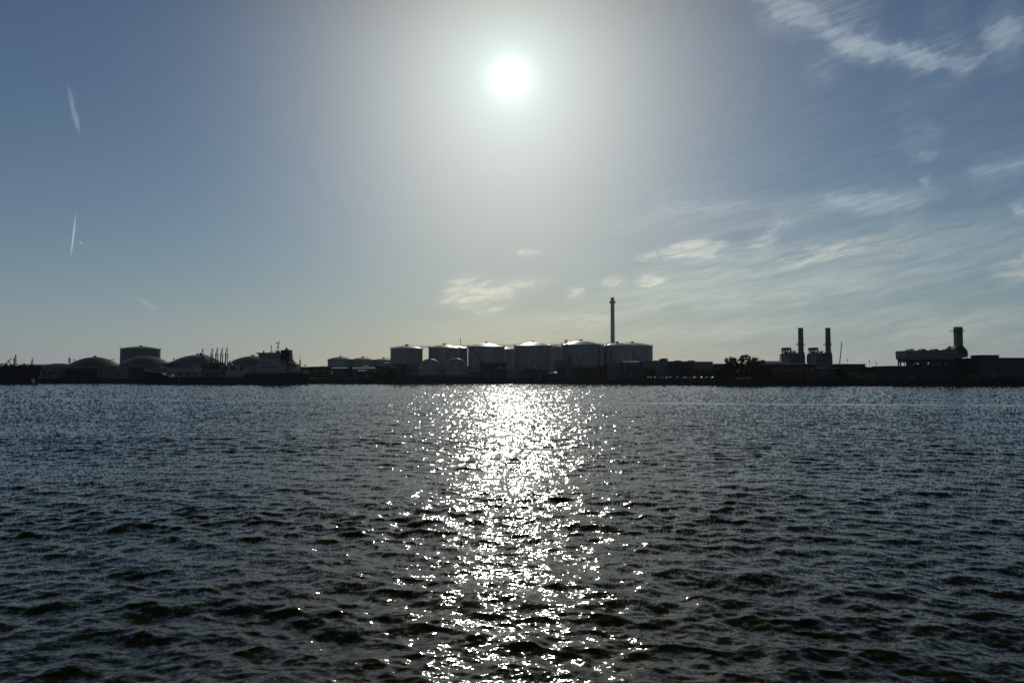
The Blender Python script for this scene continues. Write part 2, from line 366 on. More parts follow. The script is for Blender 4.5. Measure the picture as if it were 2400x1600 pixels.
WAVES = 130; WDIR = 12.0; SLOPE = 0.215; CELL = 1.0
def water_mat():
    m = bpy.data.materials.new('river water'); m.use_nodes = True; t = m.node_tree; b = t.nodes['Principled BSDF']
    def n_(k, **a):
        q = t.nodes.new(k)
        for x_, y_ in a.items(): setattr(q, x_, y_)
        return q
    geo = n_('ShaderNodeNewGeometry'); at = n_('ShaderNodeAttribute', attribute_name='lost_slope')
    def vm(op, a, b_=None, s=None):
        q = n_('ShaderNodeVectorMath', operation=op)
        for i, v in ((0, a), (1, b_), (3, s)):
            if v is None: continue
            if hasattr(v, 'is_output'): t.links.new(v, q.inputs[i])
            else: q.inputs[i].default_value = v
        return q.outputs[0]
    def mt(op, a, b_):
        q = n_('ShaderNodeMath', operation=op)
        for i, v in ((0, a), (1, b_)):
            if hasattr(v, 'is_output'): t.links.new(v, q.inputs[i])
            else: q.inputs[i].default_value = v
        return q.outputs[0]
    def slope(scale, amp, strx=0.6, det=1.0):
        nz = n_('ShaderNodeTexNoise'); nz.inputs['Scale'].default_value = scale; nz.inputs['Detail'].default_value = det
        t.links.new(vm('MULTIPLY', geo.outputs['Position'], (strx, 1, 1)), nz.inputs['Vector'])
        c = vm('MULTIPLY', vm('SUBTRACT', nz.outputs['Color'], (0.5, 0.5, 0.5)), (1.0, 1.0, 0))
        return vm('SCALE', c, None, amp)
    near = mt('MAXIMUM', mt('SUBTRACT', 1.0, mt('MULTIPLY', at.outputs['Fac'], 6.0)), 0.25)
    S = vm('SCALE', vm('ADD', slope(5.0, RIP1), slope(14.0, RIP2)), None, near)
    chop = n_('ShaderNodeAttribute', attribute_name='chop')
    S = vm('ADD', S, chop.outputs['Vector'])
    Nn = vm('NORMALIZE', vm('SUBTRACT', geo.outputs['Normal'], S))
    t.links.new(Nn, b.inputs['Normal'])
    r = mt('MINIMUM', mt('ADD', ROUGH, mt('MULTIPLY', at.outputs['Fac'], ROUGHK)), 0.5)
    t.links.new(r, b.inputs['Roughness'])
    b.inputs['IOR'].default_value = 1.25
    b.inputs['Base Color'].default_value = (0.030, 0.034, 0.010, 1)
    b.inputs['Specular Tint'].default_value = (1.0, 0.90, 0.66, 1)
    b.inputs['Specular IOR Level'].default_value = 0.33
    fo_ = n_('ShaderNodeAttribute', attribute_name='foam'); fz = n_('ShaderNodeTexNoise'); fz.inputs['Scale'].default_value = 0.35; fz.inputs['Detail'].default_value = 4
    t.links.new(vm('MULTIPLY', geo.outputs['Position'], (0.25, 1, 1)), fz.inputs['Vector'])
    fk = mt('MULTIPLY', fo_.outputs['Fac'], mt('MULTIPLY', fz.outputs[0], 1.5)); mx = n_('ShaderNodeMix', data_type='RGBA')
    t.links.new(fk, mx.inputs[0]); mx.inputs[6].default_value = (0.030, 0.034, 0.010, 1); mx.inputs[7].default_value = (0.62, 0.62, 0.6, 1); t.links.new(mx.outputs[2], b.inputs['Base Color'])
    return m
RIP1 = 0.47; RIP2 = 0.42; ROUGH = 0.085; ROUGHK = 0.4
water = make_water(); water.data.materials.append(water_mat())

# ------------------------------------------------------------------ storage tanks
def ring(mb, cx, cy, r, z, t, n=56):
    prof = [(r-t, z-t), (r+t, z-t), (r+t, z+t), (r-t, z+t), (r-t, z-t)]
    return mb.lathe(cx, cy, prof, n)
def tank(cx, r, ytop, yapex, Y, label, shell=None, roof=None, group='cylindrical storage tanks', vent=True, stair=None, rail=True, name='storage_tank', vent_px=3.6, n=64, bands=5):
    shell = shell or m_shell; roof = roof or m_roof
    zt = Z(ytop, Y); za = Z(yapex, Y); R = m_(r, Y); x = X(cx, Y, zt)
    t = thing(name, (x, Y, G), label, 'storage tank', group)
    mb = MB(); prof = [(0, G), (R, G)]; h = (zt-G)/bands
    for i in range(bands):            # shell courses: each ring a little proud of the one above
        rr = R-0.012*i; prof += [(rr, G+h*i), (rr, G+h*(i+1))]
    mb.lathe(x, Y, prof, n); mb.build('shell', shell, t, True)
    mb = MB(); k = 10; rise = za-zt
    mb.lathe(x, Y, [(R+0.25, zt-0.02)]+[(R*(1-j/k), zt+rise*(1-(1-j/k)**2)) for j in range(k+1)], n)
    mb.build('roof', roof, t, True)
    mb = MB(); ring(mb, x, Y, R+0.22, zt-0.35, 0.18, n); mb.build('wind_girder', m_steel, t)
    if rail:
        mb = MB(); ring(mb, x, Y, R+0.1, zt+1.15, 0.06, n); ring(mb, x, Y, R+0.1, zt+0.6, 0.045, n)
        for i in range(40):
            a = 2*PI*i/40; px_, py_ = x+(R+0.1)*math.cos(a), Y+(R+0.1)*math.sin(a); mb.bar((px_, py_, zt), (px_, py_, zt+1.2), 0.05, 4)
        mb.build('railing', m_steel, t)
    if vent:
        mb = MB(); v = m_(vent_px, Y); mb.cyl(x, Y, za-0.2, za+0.9, v*0.75, v*0.75, 12); mb.cyl(x, Y, za+0.9, za+1.25, v, v*0.6, 12)
        for i in range(8):
            a = 2*PI*i/8; mb.bar((x+v*1.3*math.cos(a), Y+v*1.3*math.sin(a), za-0.3), (x+v*1.3*math.cos(a), Y+v*1.3*math.sin(a), za+1.3), 0.06, 4)
        mb.build('roof_vent', m_steel, t)
        # walkway up the roof slope
        mb = MB()
        for j in range(9):
            f0, f1 = j/9, (j+1)/9; a = -0.5 if cx < 1200 else PI+0.5
            p = lambda f: (x+R*(1-f)*math.cos(a), Y+R*(1-f)*math.sin(a), zt+rise*(1-(1-f)**2)+0.9)
            q0, q1 = p(f0), p(f1); mb.bar(q0, q1, 0.07, 4); mb.bar(q0, (q0[0], q0[1], q0[2]-1), 0.05, 4)
        mb.build('roof_walkway', m_steel, t)
    if stair is not None:
        mb = MB(); s0, s1 = stair; K_ = 26
        for j in range(K_):
            a = math.radians(s0+(s1-s0)*j/K_); b = math.radians(s0+(s1-s0)*(j+1)/K_)
            z0, z1 = G+(zt-G)*j/K_, G+(zt-G)*(j+1)/K_
            for rr, dz in ((R+0.15, 0), (R+1.0, 0), (R+1.0, 1.1)):
                mb.bar((x+rr*math.cos(a), Y+rr*math.sin(a), z0+dz), (x+rr*math.cos(b), Y+rr*math.sin(b), z1+dz), 0.09, 4)
        mb.build('spiral_stairway', m_steel, t)
    return t
front = 'tall pale storage tanks in the front row'
tank(953, 37.5, 816.5, 810, 655, 'leftmost tall storage tank of the main row, slightly smaller, above the long low shed', stair=(-150, -60), group=front)
tank(1041, 36.5, 815, 808, 660, 'tall storage tank standing directly behind the two round domes', stair=(-140, -50), group=front)
tank(1140, 43, 812.5, 804.5, 650, 'tall storage tank behind the dark building with raised lettering', stair=(-60, -140), group=front)
tank(1248.5, 44, 810.5, 802, 648, 'tall storage tank with bright roof right of the lettered dark building', stair=(-120, -60), group=front)
tank(1362, 46, 808, 798.5, 645, 'tall storage tank with highest roof, just left of the tall chimney', stair=(-130, -60), group=front)
tank(1446.5, 32.5, 810, 803.5, 640, 'tall storage tank whose roof meets the foot of the tall chimney', group=front)
tank(1482, 47, 811, 803, 705, 'rightmost tall storage tank with ridge of railings over its roof', group=front, stair=(-50, -110))
back = 'storage tanks half hidden behind the front row'
tank(1066, 30, 815, 810, 730, 'half hidden storage tank behind the tank over the round domes', m_shell2, group=back, vent=False)
tank(1176, 30, 818, 812, 730, 'half hidden storage tank filling the gap right of the lettered building', group=back, vent=False)
tank(1290, 27, 813, 807, 725, 'half hidden storage tank between the two tallest bright roofed tanks', group=back, vent=False)
tank(1395, 26, 812, 806, 725, 'narrow glimpse of a storage tank between the chimney tank and its neighbour', group=back, vent=False)
lowg = 'low wide tanks in a row'
tank(797.5, 29, 842, 836.5, 700, 'leftmost of the three low wide tanks right of the ship stern', m_shell, m_shell2, group=lowg, vent_px=2, rail=False)
tank(850, 29, 843, 838, 705, 'middle one of the three low wide tanks right of the ship stern', m_shell, m_shell2, group=lowg, vent_px=2, rail=False)
tank(899, 29, 844, 840, 712, 'low wide tank touching the left side of the main tank row', m_shell, m_shell2, group=lowg, vent_px=2, rail=False)
domeg = 'domed roof tanks behind the ships'
tank(222, 58, 857, 836.5, 690, 'domed tank with a peaked cap left of the tall square-shouldered tank', m_shell2, m_alu, domeg, stair=(-120, -70))
tank(342, 55, 851.5, 834, 672, 'domed tank in front of the tall tank, above the ship bow', m_shell2, m_alu, domeg, stair=(-120, -70))
tank(463, 61, 850.5, 831.5, 690, 'domed tank behind the loading arms', m_shell2, m_alu, domeg, stair=(-120, -70))
tank(592, 56, 852, 834, 690, 'domed tank rising behind the bridge of the gas carrier', m_shell2, m_alu, domeg, stair=(-120, -70))
tank(329.5, 43, 818, 812, 760, 'tall dark cylindrical tank at far left behind the domed tank', m_shell2, m_shell2, 'tall tanks', stair=(-120, -70))
tank(80, 62, 858, 853, 900, 'pale low distant tank behind the left ship foremast', m_shell2, m_alu, 'distant low tanks', vent=False)
tank(140, 32, 856, 851, 900, 'small pale low distant tank left of the peaked domed tank', m_shell2, m_alu, 'distant low tanks', vent=False)
tank(1, 40, 859, 855, 900, 'low distant tank seen above the left ship deck at the frame edge', m_shell2, m_alu, 'distant low tanks', vent=False)

def link_bridge(x0, y0, x1, y1, Y, label):
    t = thing('tank_walkway', (X((x0+x1)/2, Y), Y, Z(y0, Y)-1), label, 'walkway', 'walkways linking the tank roofs')
    a = Vector((X(x0, Y), Y, Z(y0, Y))); b = Vector((X(x1, Y), Y, Z(y1, Y)))
    mb = MB(); mb.bar(a, b, 0.22, 4); mb.bar(a+Vector((0, 1, 0)), b+Vector((0, 1, 0)), 0.22, 4); mb.build('deck', m_steel, t)
    mb = MB(); up = Vector((0, 0, 1.3)); mb.bar(a+up, b+up, 0.08, 4); n = max(3, int((b-a).length/2))
    for i in range(n+1):
        p = a.lerp(b, i/n); mb.bar(p, p+up, 0.07, 4)
    mb.build('railing', m_steel, t)
link_bridge(984, 813.5, 1008, 813.5, 650, 'walkway joining the leftmost tall tank to the next tank')
link_bridge(1074, 813, 1100, 811, 645, 'walkway joining the tank above the round domes to the tank right of it')
link_bridge(1180, 811, 1208, 809.5, 645, 'walkway over the gap right of the lettered building')
link_bridge(1288, 809, 1320, 807, 642, 'walkway joining the bright roofed tank to the highest tank')
link_bridge(1404, 808.5, 1432, 807, 636, 'walkway between the highest tank and the tank at the chimney')
# stair tower on the highest tank
def lattice(name, x0, x1, ytop, ybot, Y, label, cat, dep=2.2, r=0.14, rungs=6, group=None):
    a, b = X(x0, Y), X(x1, Y); z0, z1 = Z(ybot, Y), Z(ytop, Y)
    t = thing(name, ((a+b)/2, Y, z0), label, cat, group)
    mb = MB()
    for xx in (a, b):
        for yy in (Y, Y+dep): mb.bar((xx, yy, z0), (xx, yy, z1), r, 4)
    mb.build('posts', m_steel, t)
    mb = MB()
    for i in range(rungs+1):
        z = z0+(z1-z0)*i/rungs
        for yy in (Y, Y+dep):
            mb.bar((a, yy, z), (b, yy, z), r*0.8, 4)
            if i < rungs: mb.bar((a, yy, z), (b, yy, z+(z1-z0)/rungs), r*0.6, 4)
        for xx in (a, b): mb.bar((xx, Y, z), (xx, Y+dep, z), r*0.8, 4)
    mb.build('bracing', m_steel, t); return t
lattice('stair_tower', 1324.5, 1330, 796, 809, 640, 'small lattice tower standing on the left roof edge of the highest tank', 'tower')
# round pressure domes
for cx, yt, R_, lab in ((1008, 840, 29.3, 'left one of the two round white domes in front of the tanks'), (1068.5, 838.7, 30, 'right one of the two round white domes in front of the tanks')):
    Y = 615; R = m_(R_, Y); zc = Z(yt, Y)-R; x = X(cx, Y, zc)
    t = thing('dome_tank', (x, Y, G), lab, 'domed tank', 'two round gas domes')
    mb = MB(); mb.lathe(x, Y, [(R, G), (R, zc)]+[(R*math.cos(PI/2*j/16), zc+R*math.sin(PI/2*j/16)) for j in range(1, 17)], 72)
    mb.build('shell', m_shell, t, True)
    mb = MB(); mb.cyl(x, Y, zc+R-0.1, zc+R+0.9, 0.9, 0.7, 10); mb.build('vent', m_steel, t)
    mb = MB(); pts = [(x+(R+0.4)*math.cos(a)*0.5, Y-(R+0.4)*math.cos(a)*0.87, zc+(R+0.4)*math.sin(a)) for a in [PI/2*j/12 for j in range(13)]]
    mb.path(pts, 0.12, 4); mb.bar(pts[0], (pts[0][0], pts[0][1], G), 0.12, 4); mb.build('ladder', m_steel, t)
    mb = MB(); ring(mb, x, Y, R+0.15, zc, 0.15, 72); mb.build('belt', m_shell2, t)

# ------------------------------------------------------------------ tall chimney, far towers, masts
Y = 1750; zt = Z(697, Y); x = X(1436.5, Y)
t = thing('chimney', (x, Y, G), 'tall slender pale chimney with a collar, rising behind the tanks', 'chimney')
mb = MB(); zc = Z(708, Y); mb.lathe(x, Y, [(0, G), (m_(5.4, Y), G), (m_(5.0, Y), Z(800, Y)), (m_(4.4, Y), zc), (0, zc)], 32); mb.build('shaft', m_pale, t, True)
mb = MB(); mb.lathe(x, Y, [(m_(4.3, Y), zc-4), (m_(7.2, Y), zc-1.5), (m_(7.2, Y), zc+2), (m_(4.5, Y), zc+2.2)], 32); mb.build('collar', m_pale, t)
mb = MB(); mb.lathe(x, Y, [(m_(4.4, Y), zc), (m_(4.6, Y), Z(701, Y)), (m_(3.3, Y), Z(697, Y)), (m_(2.6, Y), Z(697, Y)), (m_(2.6, Y), zc)], 32); mb.build('cap', m_pale, t)
Y = 5800; x = X(162, Y)
t = thing('observation_tower', (x, Y, G), 'faint distant needle tower with a fat middle, left of the peaked dome', 'tower')
mb = MB(); mb.lathe(x, Y, [(6.5, G), (4.8, Z(851, Y))], 20); mb.build('shaft', m_pale, t, True)
mb = MB(); mb.lathe(x, Y, [(4, Z(852, Y)), (8.6, Z(846, Y)), (9, Z(841, Y)), (6, Z(838.5, Y)), (0.1, Z(838, Y))], 20); mb.build('crow_nest', m_pale, t, True)
mb = MB(); mb.bar((x, Y, Z(839, Y)), (x, Y, Z(829, Y)), 1.4, 6, 0.5); mb.build('spire', m_steel, t)
def mast(name, px, ytop, ybot, Y, label, cat='mast', r=0.12, lean=0, group=None, head=None, mm=None):
    x = X(px, Y); z0 = max(G, Z(ybot, Y)) if ybot > 880 else Z(ybot, Y)
    t = thing(name, (x, Y, z0), label, cat, group)
    mb = MB(); mb.bar((x, Y, z0), (x+m_(lean, Y), Y, Z(ytop, Y)), r, 6, r*0.6); mb.build('pole', mm or m_steel, t)
    if head:
        mb = MB(); zt = Z(ytop, Y); xx = x+m_(lean, Y); mb.box(xx-head, xx+head, Y-0.4, Y+0.4, zt-0.5, zt+0.5); mb.build('head', mm or m_steel, t)
    return t
def jib(px0, y0, px1, y1, Y, label):
    a = Vector((X(px0, Y), Y, G)); b = Vector((X(px1, Y), Y, Z(y1, Y)))
    t = thing('mobile_crane', (a.x, Y, G), label, 'crane', 'cranes with raised booms')
    mb = MB(); r = m_(0.75, Y)
    for s in (-1, 1):
        for q in (-1, 1): mb.bar(a+Vector((s*r, q*r, 2.5)), b+Vector((s*r*0.5, q*r*0.5, 0)), 0.13, 4)
    for i in range(30):
        p = a.lerp(b, i/30); q = a.lerp(b, (i+1)/30); sgn = 1 if i % 2 else -1; k = r*(1-0.5*i/30)
        mb.bar(p+Vector((sgn*k, k, 2)), q+Vector((-sgn*k, k, 2)), 0.09, 4); mb.bar(p+Vector((sgn*k, -k, 2)), q+Vector((-sgn*k, -k, 2)), 0.09, 4)
    mb.build('boom', m_steel, t)
    mb = MB(); mb.box(b.x-r, b.x+r, Y-r, Y+r, b.z-0.8, b.z+0.8); mb.build('boom_head', m_steel, t)
    mb = MB(); mb.box(a.x-5, a.x+4, Y-1.5, Y+1.5, G+1, G+2.2); mb.box(a.x-3, a.x+1.5, Y-1.3, Y+1.3, G+2.2, G+4.6); mb.build('carrier', m_dark, t)
    for sx_ in (-4, -2.4, 1, 2.8):
        mb = MB(); mb.bar((a.x+sx_, Y-1.6, G+0.6), (a.x+sx_, Y+1.6, G+0.6), 0.6, 14); mb.build('wheel', m_tyre, t)
jib(1086, 880, 1078.5, 795.5, 760, 'thin crane boom leaning left above the tank with the domes')
jib(1965, 880, 1974, 805, 640, 'thin crane boom leaning right beside the second boiler stack')
# dark stacks and pipes in front of the tanks by the chimney
for px, yt, lab in ((1419.5, 827, 'left thin dark stack in front of the tank below the chimney'), (1432, 826, 'right thin dark stack in front of the tank below the chimney')):
    Y = 600; x = X(px, Y); t = thing('vent_stack', (x, Y, G), lab, 'stack', 'pair of thin dark stacks')
    mb = MB(); mb.cyl(x, Y, G, Z(yt, Y), m_(1.5, Y), m_(1.4, Y), 14); mb.build('pipe', m_black, t, True)
    mb = MB(); ring(mb, x, Y, m_(1.8, Y), Z(yt+1, Y), 0.18, 14); mb.build('rim', m_black, t)
Y = 600; x = X(703, Y)
t = thing('mooring_tower', (x, Y, G), 'thick dark upright post right of the ship stern, whip aerial on top', 'post')
mb = MB(); mb.cyl(x, Y, G, Z(842, Y), m_(1.6, Y), m_(1.5, Y), 12); mb.build('column', m_black, t, True)
mb = MB(); mb.bar((x, Y, Z(842, Y)), (x, Y, Z(827, Y)), 0.1, 4); mb.build('aerial', m_steel, t)
mast('flagpole', 707.5, 843, 884, 602, 'thin pale pole just right of the thick dark post', 'pole')
mast('lamp_post', 715, 856, 884, 602, 'short lamp pole right of the two posts by the ship stern', 'lamp post', head=0.6, group='lamp posts')
for px, yt, Y, lab in ((1987, 843, 560, 'left lamp post on the flat roofed works at right'), (2038.5, 846, 560, 'middle lamp post with small head behind the long low works'), (2054.5, 851, 560, 'short lamp post right of the middle one')):
    mast('lamp_post', px, yt, 884, Y, lab, 'lamp post', head=0.25, group='lamp posts')
for px, yt, lab in ((538, 846, 'pole beside the rightmost loading arm'), (257.5, 843, 'short left pole above the right flank of the peaked domed tank'), (265, 842, 'short right pole above the right flank of the peaked domed tank'), (173, 843, 'short pole at the left shoulder of the peaked domed tank'), (407, 841, 'short pole at the left rim of the tank behind the loading arms')):
    mast('light_pole', px, yt, 884, 640, lab, 'pole', head=0.5, group='poles among the domed tanks')

# ------------------------------------------------------------------ buildings
def windows(t, a, b, z0, z1, y, n, wz=1.4, ww=1.6, nm='window'):
    for i in range(n):
        xx = a+(b-a)*(i+0.5)/n; mb = MB(); mb.box(xx-ww/2, xx+ww/2, y-0.06, y+0.1, z0, z0+wz)
        mb.build(nm, m_glass, t)
def shed(px0, px1, ytop, Y, dep, label, wall=None, roof=None, pitch=0.0, nwin=0, door=True, group=None, cat='building', name='shed', ybot=None, over=0.4):
    wall = wall or m_dark; roof = roof or m_clad2
    z1 = Z(ytop, Y); z0 = G if ybot is None else Z(ybot, Y); a, b = X(px0, Y, z1), X(px1, Y, z1)
    t = thing(name, ((a+b)/2, Y+dep/2, z0), label, cat, group)
    rise = dep/2*math.tan(math.radians(pitch)); zw = z1-rise-0.35
    mb = MB(); mb.prismx([(Y, z0), (Y+dep, z0), (Y+dep, zw), (Y+dep/2, zw+rise), (Y, zw)] if pitch else [(Y, z0), (Y+dep, z0), (Y+dep, zw), (Y, zw)], a, b); mb.build('wall', wall, t)
    mb = MB()
    if pitch: mb.prismx([(Y-over, zw+0.01), (Y+dep/2, zw+rise+0.01), (Y+dep+over, zw+0.01), (Y+dep+over, zw+0.31), (Y+dep/2, zw+rise+0.34), (Y-over, zw+0.31)], a-over, b+over)
    else: mb.box(a-over, b+over, Y-over, Y+dep+over, zw+0.01, zw+0.35)
    mb.build('roof', roof, t)
    if nwin: windows(t, a+1, b-1, z0+(zw-z0)*0.55, zw, Y, nwin)
    if door:
        mb = MB(); d = a+(b-a)*0.2; hh = min(3.6, (zw-z0)*0.6); mb.box(d, d+min(3.2, (b-a)*0.25), Y-0.08, Y+0.1, z0, z0+hh); mb.build('door', m_steel, t)
    return t
# left, behind the ships
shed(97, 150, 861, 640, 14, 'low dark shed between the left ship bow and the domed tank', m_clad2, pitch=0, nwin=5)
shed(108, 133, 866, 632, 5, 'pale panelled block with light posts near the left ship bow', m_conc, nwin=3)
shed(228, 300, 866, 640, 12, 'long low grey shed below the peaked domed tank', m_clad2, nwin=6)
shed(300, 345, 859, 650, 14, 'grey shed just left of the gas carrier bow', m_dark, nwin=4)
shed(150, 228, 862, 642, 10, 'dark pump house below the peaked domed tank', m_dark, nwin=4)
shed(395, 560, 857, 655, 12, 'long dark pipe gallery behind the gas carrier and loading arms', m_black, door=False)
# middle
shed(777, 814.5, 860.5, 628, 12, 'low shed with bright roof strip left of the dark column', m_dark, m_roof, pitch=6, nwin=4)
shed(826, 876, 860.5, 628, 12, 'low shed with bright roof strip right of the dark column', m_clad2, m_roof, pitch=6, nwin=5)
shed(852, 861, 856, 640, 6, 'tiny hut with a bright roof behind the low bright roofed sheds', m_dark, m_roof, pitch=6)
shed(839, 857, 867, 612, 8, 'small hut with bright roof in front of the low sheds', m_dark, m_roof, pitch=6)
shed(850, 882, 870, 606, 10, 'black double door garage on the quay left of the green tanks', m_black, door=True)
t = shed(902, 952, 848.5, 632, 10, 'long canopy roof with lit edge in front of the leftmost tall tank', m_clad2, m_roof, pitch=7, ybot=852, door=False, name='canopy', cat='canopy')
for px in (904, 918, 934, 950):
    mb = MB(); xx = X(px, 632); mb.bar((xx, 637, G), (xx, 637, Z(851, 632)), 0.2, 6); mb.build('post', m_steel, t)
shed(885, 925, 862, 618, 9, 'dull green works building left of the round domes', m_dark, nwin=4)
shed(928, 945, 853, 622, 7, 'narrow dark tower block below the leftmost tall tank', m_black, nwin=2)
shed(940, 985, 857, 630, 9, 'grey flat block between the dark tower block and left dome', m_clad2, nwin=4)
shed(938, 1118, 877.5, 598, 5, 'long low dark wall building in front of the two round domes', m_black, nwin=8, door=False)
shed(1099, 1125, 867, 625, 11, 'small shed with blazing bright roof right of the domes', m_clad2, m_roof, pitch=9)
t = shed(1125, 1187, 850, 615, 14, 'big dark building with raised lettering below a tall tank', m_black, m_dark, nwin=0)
zz = Z(864.5, 614.8)
fc = bpy.data.curves.new('lettering', 'FONT'); fc.body = 'ESILLA'; fc.size = m_(7.4, 615)*1.25; fc.extrude = 0.05; fc.space_character = 0.86
_f = bpy.data.objects.new('lettering', fc); COL.objects.link(_f); fc.materials.append(m_lite)
me = bpy.data.meshes.new_from_object(_f.evaluated_get(bpy.context.evaluated_depsgraph_get())); bpy.data.objects.remove(_f)
fo = bpy.data.objects.new('lettering', me); COL.objects.link(fo); fo.parent = t
fo.location = Vector((X(1167, 615), 614.85, zz))-t.location; fo.rotation_euler = (PI/2, 0, 0)
mb = MB(); mb.box(X(1164, 615), X(1185, 615), 614.88, 614.98, Z(867, 615), Z(856, 615)); mb.build('sign_panel', m_dark, t)
mb = MB(); mb.box(X(1161, 615), X(1162, 615), 614.5, 614.9, G, Z(857, 615)); mb.build('downpipe', m_clad2, t)
# sloping conveyor gallery
Y = 612; t = thing('conveyor_gallery', (X(1207, Y), Y, G), 'pale sloping conveyor roof running down right from the lettered building', 'conveyor')
mb = MB(); mb.prism([(X(1187, Y), Z(862.5, Y)), (X(1229, Y), Z(869.5, Y)), (X(1229, Y), Z(872.5, Y)), (X(1212, Y), Z(872, Y)), (X(1187, Y), Z(865.5, Y))], Y, Y+6); mb.build('roof', m_conc, t)
mb = MB(); mb.prism([(X(1188, Y), Z(865.6, Y)), (X(1212, Y), Z(872.1, Y)), (X(1228, Y), Z(872.6, Y)), (X(1228, Y), G), (X(1188, Y), G)], Y+0.4, Y+5.6); mb.build('wall', m_clad2, t)
shed(1229, 1256, 863, 606, 9, 'dark square building with two lit panels right of the sloping conveyor', m_black, nwin=0)
shed(1256, 1284, 866, 612, 8, 'low dark hut right of the dark square building', m_dark, nwin=3)
t = thing('half_round_shed', (X(1294.5, 610), 613, G), 'small arched shed with a dazzling white roof below the bright tanks', 'shed')
a, b = X(1283, 610), X(1306.5, 610); zb = Z(876, 610); mb = MB()
arc = lambda r: [(613-5*r*math.cos(PI*j/14), zb+1.5*r*math.sin(PI*j/14)) for j in range(15)]
mb.prismx(arc(1.0), a, b); mb.build('roof', m_roof, t, True)
mb = MB(); mb.box(a+.2, b-.2, 608.3, 617.7, G, zb-0.01); mb.build('wall', m_dark, t)
t = shed(1303, 1331, 845, 608, 10, 'grey box housing raised on a dark frame left of the truss tower', m_clad, m_clad2, ybot=861, name='raised_silo_house', door=False)
mb = MB(); mb.box(X(1306, 609), X(1328, 609), 609.5, 617, G, Z(861.2, 609)); mb.build('base', m_black, t)
lattice('truss_tower', 1333.5, 1340.5, 830, 884, 602, 'open steel truss tower right of the grey raised box', 'tower', 4, 0.22, 9)
mast('steel_mast', 1337, 838, 884, 598, 'single steel mast beside the truss tower', 'mast', 0.25)
# pipework jumble
def piperack(px0, px1, ytop, Y, label, tiers=3, seed=1):
    r = random.Random(seed); a, b = X(px0, Y), X(px1, Y); zt = Z(ytop, Y)
    t = thing('pipe_rack', ((a+b)/2, Y, G), label, 'pipe rack', 'racks of process pipes')
    mb = MB(); n = max(3, int((b-a)/5))
    for i in range(n+1):
        x = a+(b-a)*i/n
        for yy in (Y, Y+4): mb.bar((x, yy, G), (x, yy, zt-r.random()*1.2), 0.2, 4)
        for k in range(1, tiers+1): mb.bar((x, Y, G+(zt-G)*k/tiers-0.4), (x, Y+4, G+(zt-G)*k/tiers-0.4), 0.18, 4)
    mb.build('frame', m_steel, t)
    mb = MB()
    for k in range(1, tiers+1):
        z = G+(zt-G)*k/tiers-0.1
        for q in range(4):
            s0 = a+(b-a)*r.uniform(0, .2); s1 = b-(b-a)*r.uniform(0, .25); mb.bar((s0, Y+0.4+q, z+0.2), (s1, Y+0.4+q, z+0.2), r.uniform(0.15, 0.4), 8)
    mb.build('pipes', m_steel, t)
    return t
piperack(1344, 1420, 856.5, 603, 'dark pipe rack right of the truss tower', 4, 1)
piperack(1415, 1475, 860, 598, 'dark pipe rack below the two thin dark stacks', 3, 2)
piperack(880, 940, 868, 603, 'low pipe rack on the quay left of the long dark wall', 2, 3)
piperack(718, 776, 869, 606, 'low pipe rack on the quay right of the ship stern', 2, 4)
piperack(776, 850, 873, 602, 'low pipe rack in front of the bright roofed sheds', 2, 5)
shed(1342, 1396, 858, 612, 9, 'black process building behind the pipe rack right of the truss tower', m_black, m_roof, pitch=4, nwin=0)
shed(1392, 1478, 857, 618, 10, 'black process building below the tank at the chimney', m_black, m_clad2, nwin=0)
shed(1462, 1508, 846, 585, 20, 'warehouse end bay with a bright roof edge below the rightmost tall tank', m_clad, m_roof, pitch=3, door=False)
shed(1424, 1462, 850, 592, 16, 'blue grey shed bay below the two thin stacks', m_clad, m_clad2, door=False)
shed(1508, 1626, 846, 570, 30, 'long blue grey flat roofed warehouse right of the tall tanks', m_clad, m_clad2, nwin=9)
shed(1626, 1670.5, 847, 566, 30, 'grey warehouse bay at the right end of the long warehouse', m_clad2, m_clad2, nwin=3)
shed(1670, 1678.5, 852, 568, 20, 'low annex stepping down right of the grey warehouse bay', m_clad2, nwin=0)
shed(1548.5, 1565, 840.5, 578, 6, 'small penthouse on the long warehouse roof with a thin aerial', m_dark, m_dark, ybot=846.5, nwin=2, door=False)
mast('aerial', 1561.5, 834, 841, 578, 'thin aerial on the small warehouse penthouse', 'aerial', 0.09)
for px in (1541, 1590, 1622): shed(px-6, px+6, 844.4, 580, 4, 'low plant box on the warehouse roof, %s' % {1541: 'left of the penthouse', 1590: 'right of the penthouse', 1622: 'over the seam with the grey bay'}[px], m_clad2, m_clad2, ybot=847, door=False, name='roof_plant_box', cat='roof box', group='boxes on the warehouse roof')
shed(1470, 1493, 855, 556, 8, 'small black block in front of the warehouse left end', m_black, nwin=0)
shed(1493, 1520, 862.5, 560, 8, 'small black canopy block beside the small black block', m_black, nwin=0)
shed(1571, 1626, 850, 561, 4, 'dark blue recessed loading bay on the front of the warehouse', m_navy, m_clad, nwin=3, door=True)
shed(1636, 1700, 865, 540, 10, 'dark low block below the grey warehouse bay', m_black, nwin=4)
shed(1686, 1720, 852, 545, 14, 'dark shed half buried in the bushes', m_dark, nwin=3)
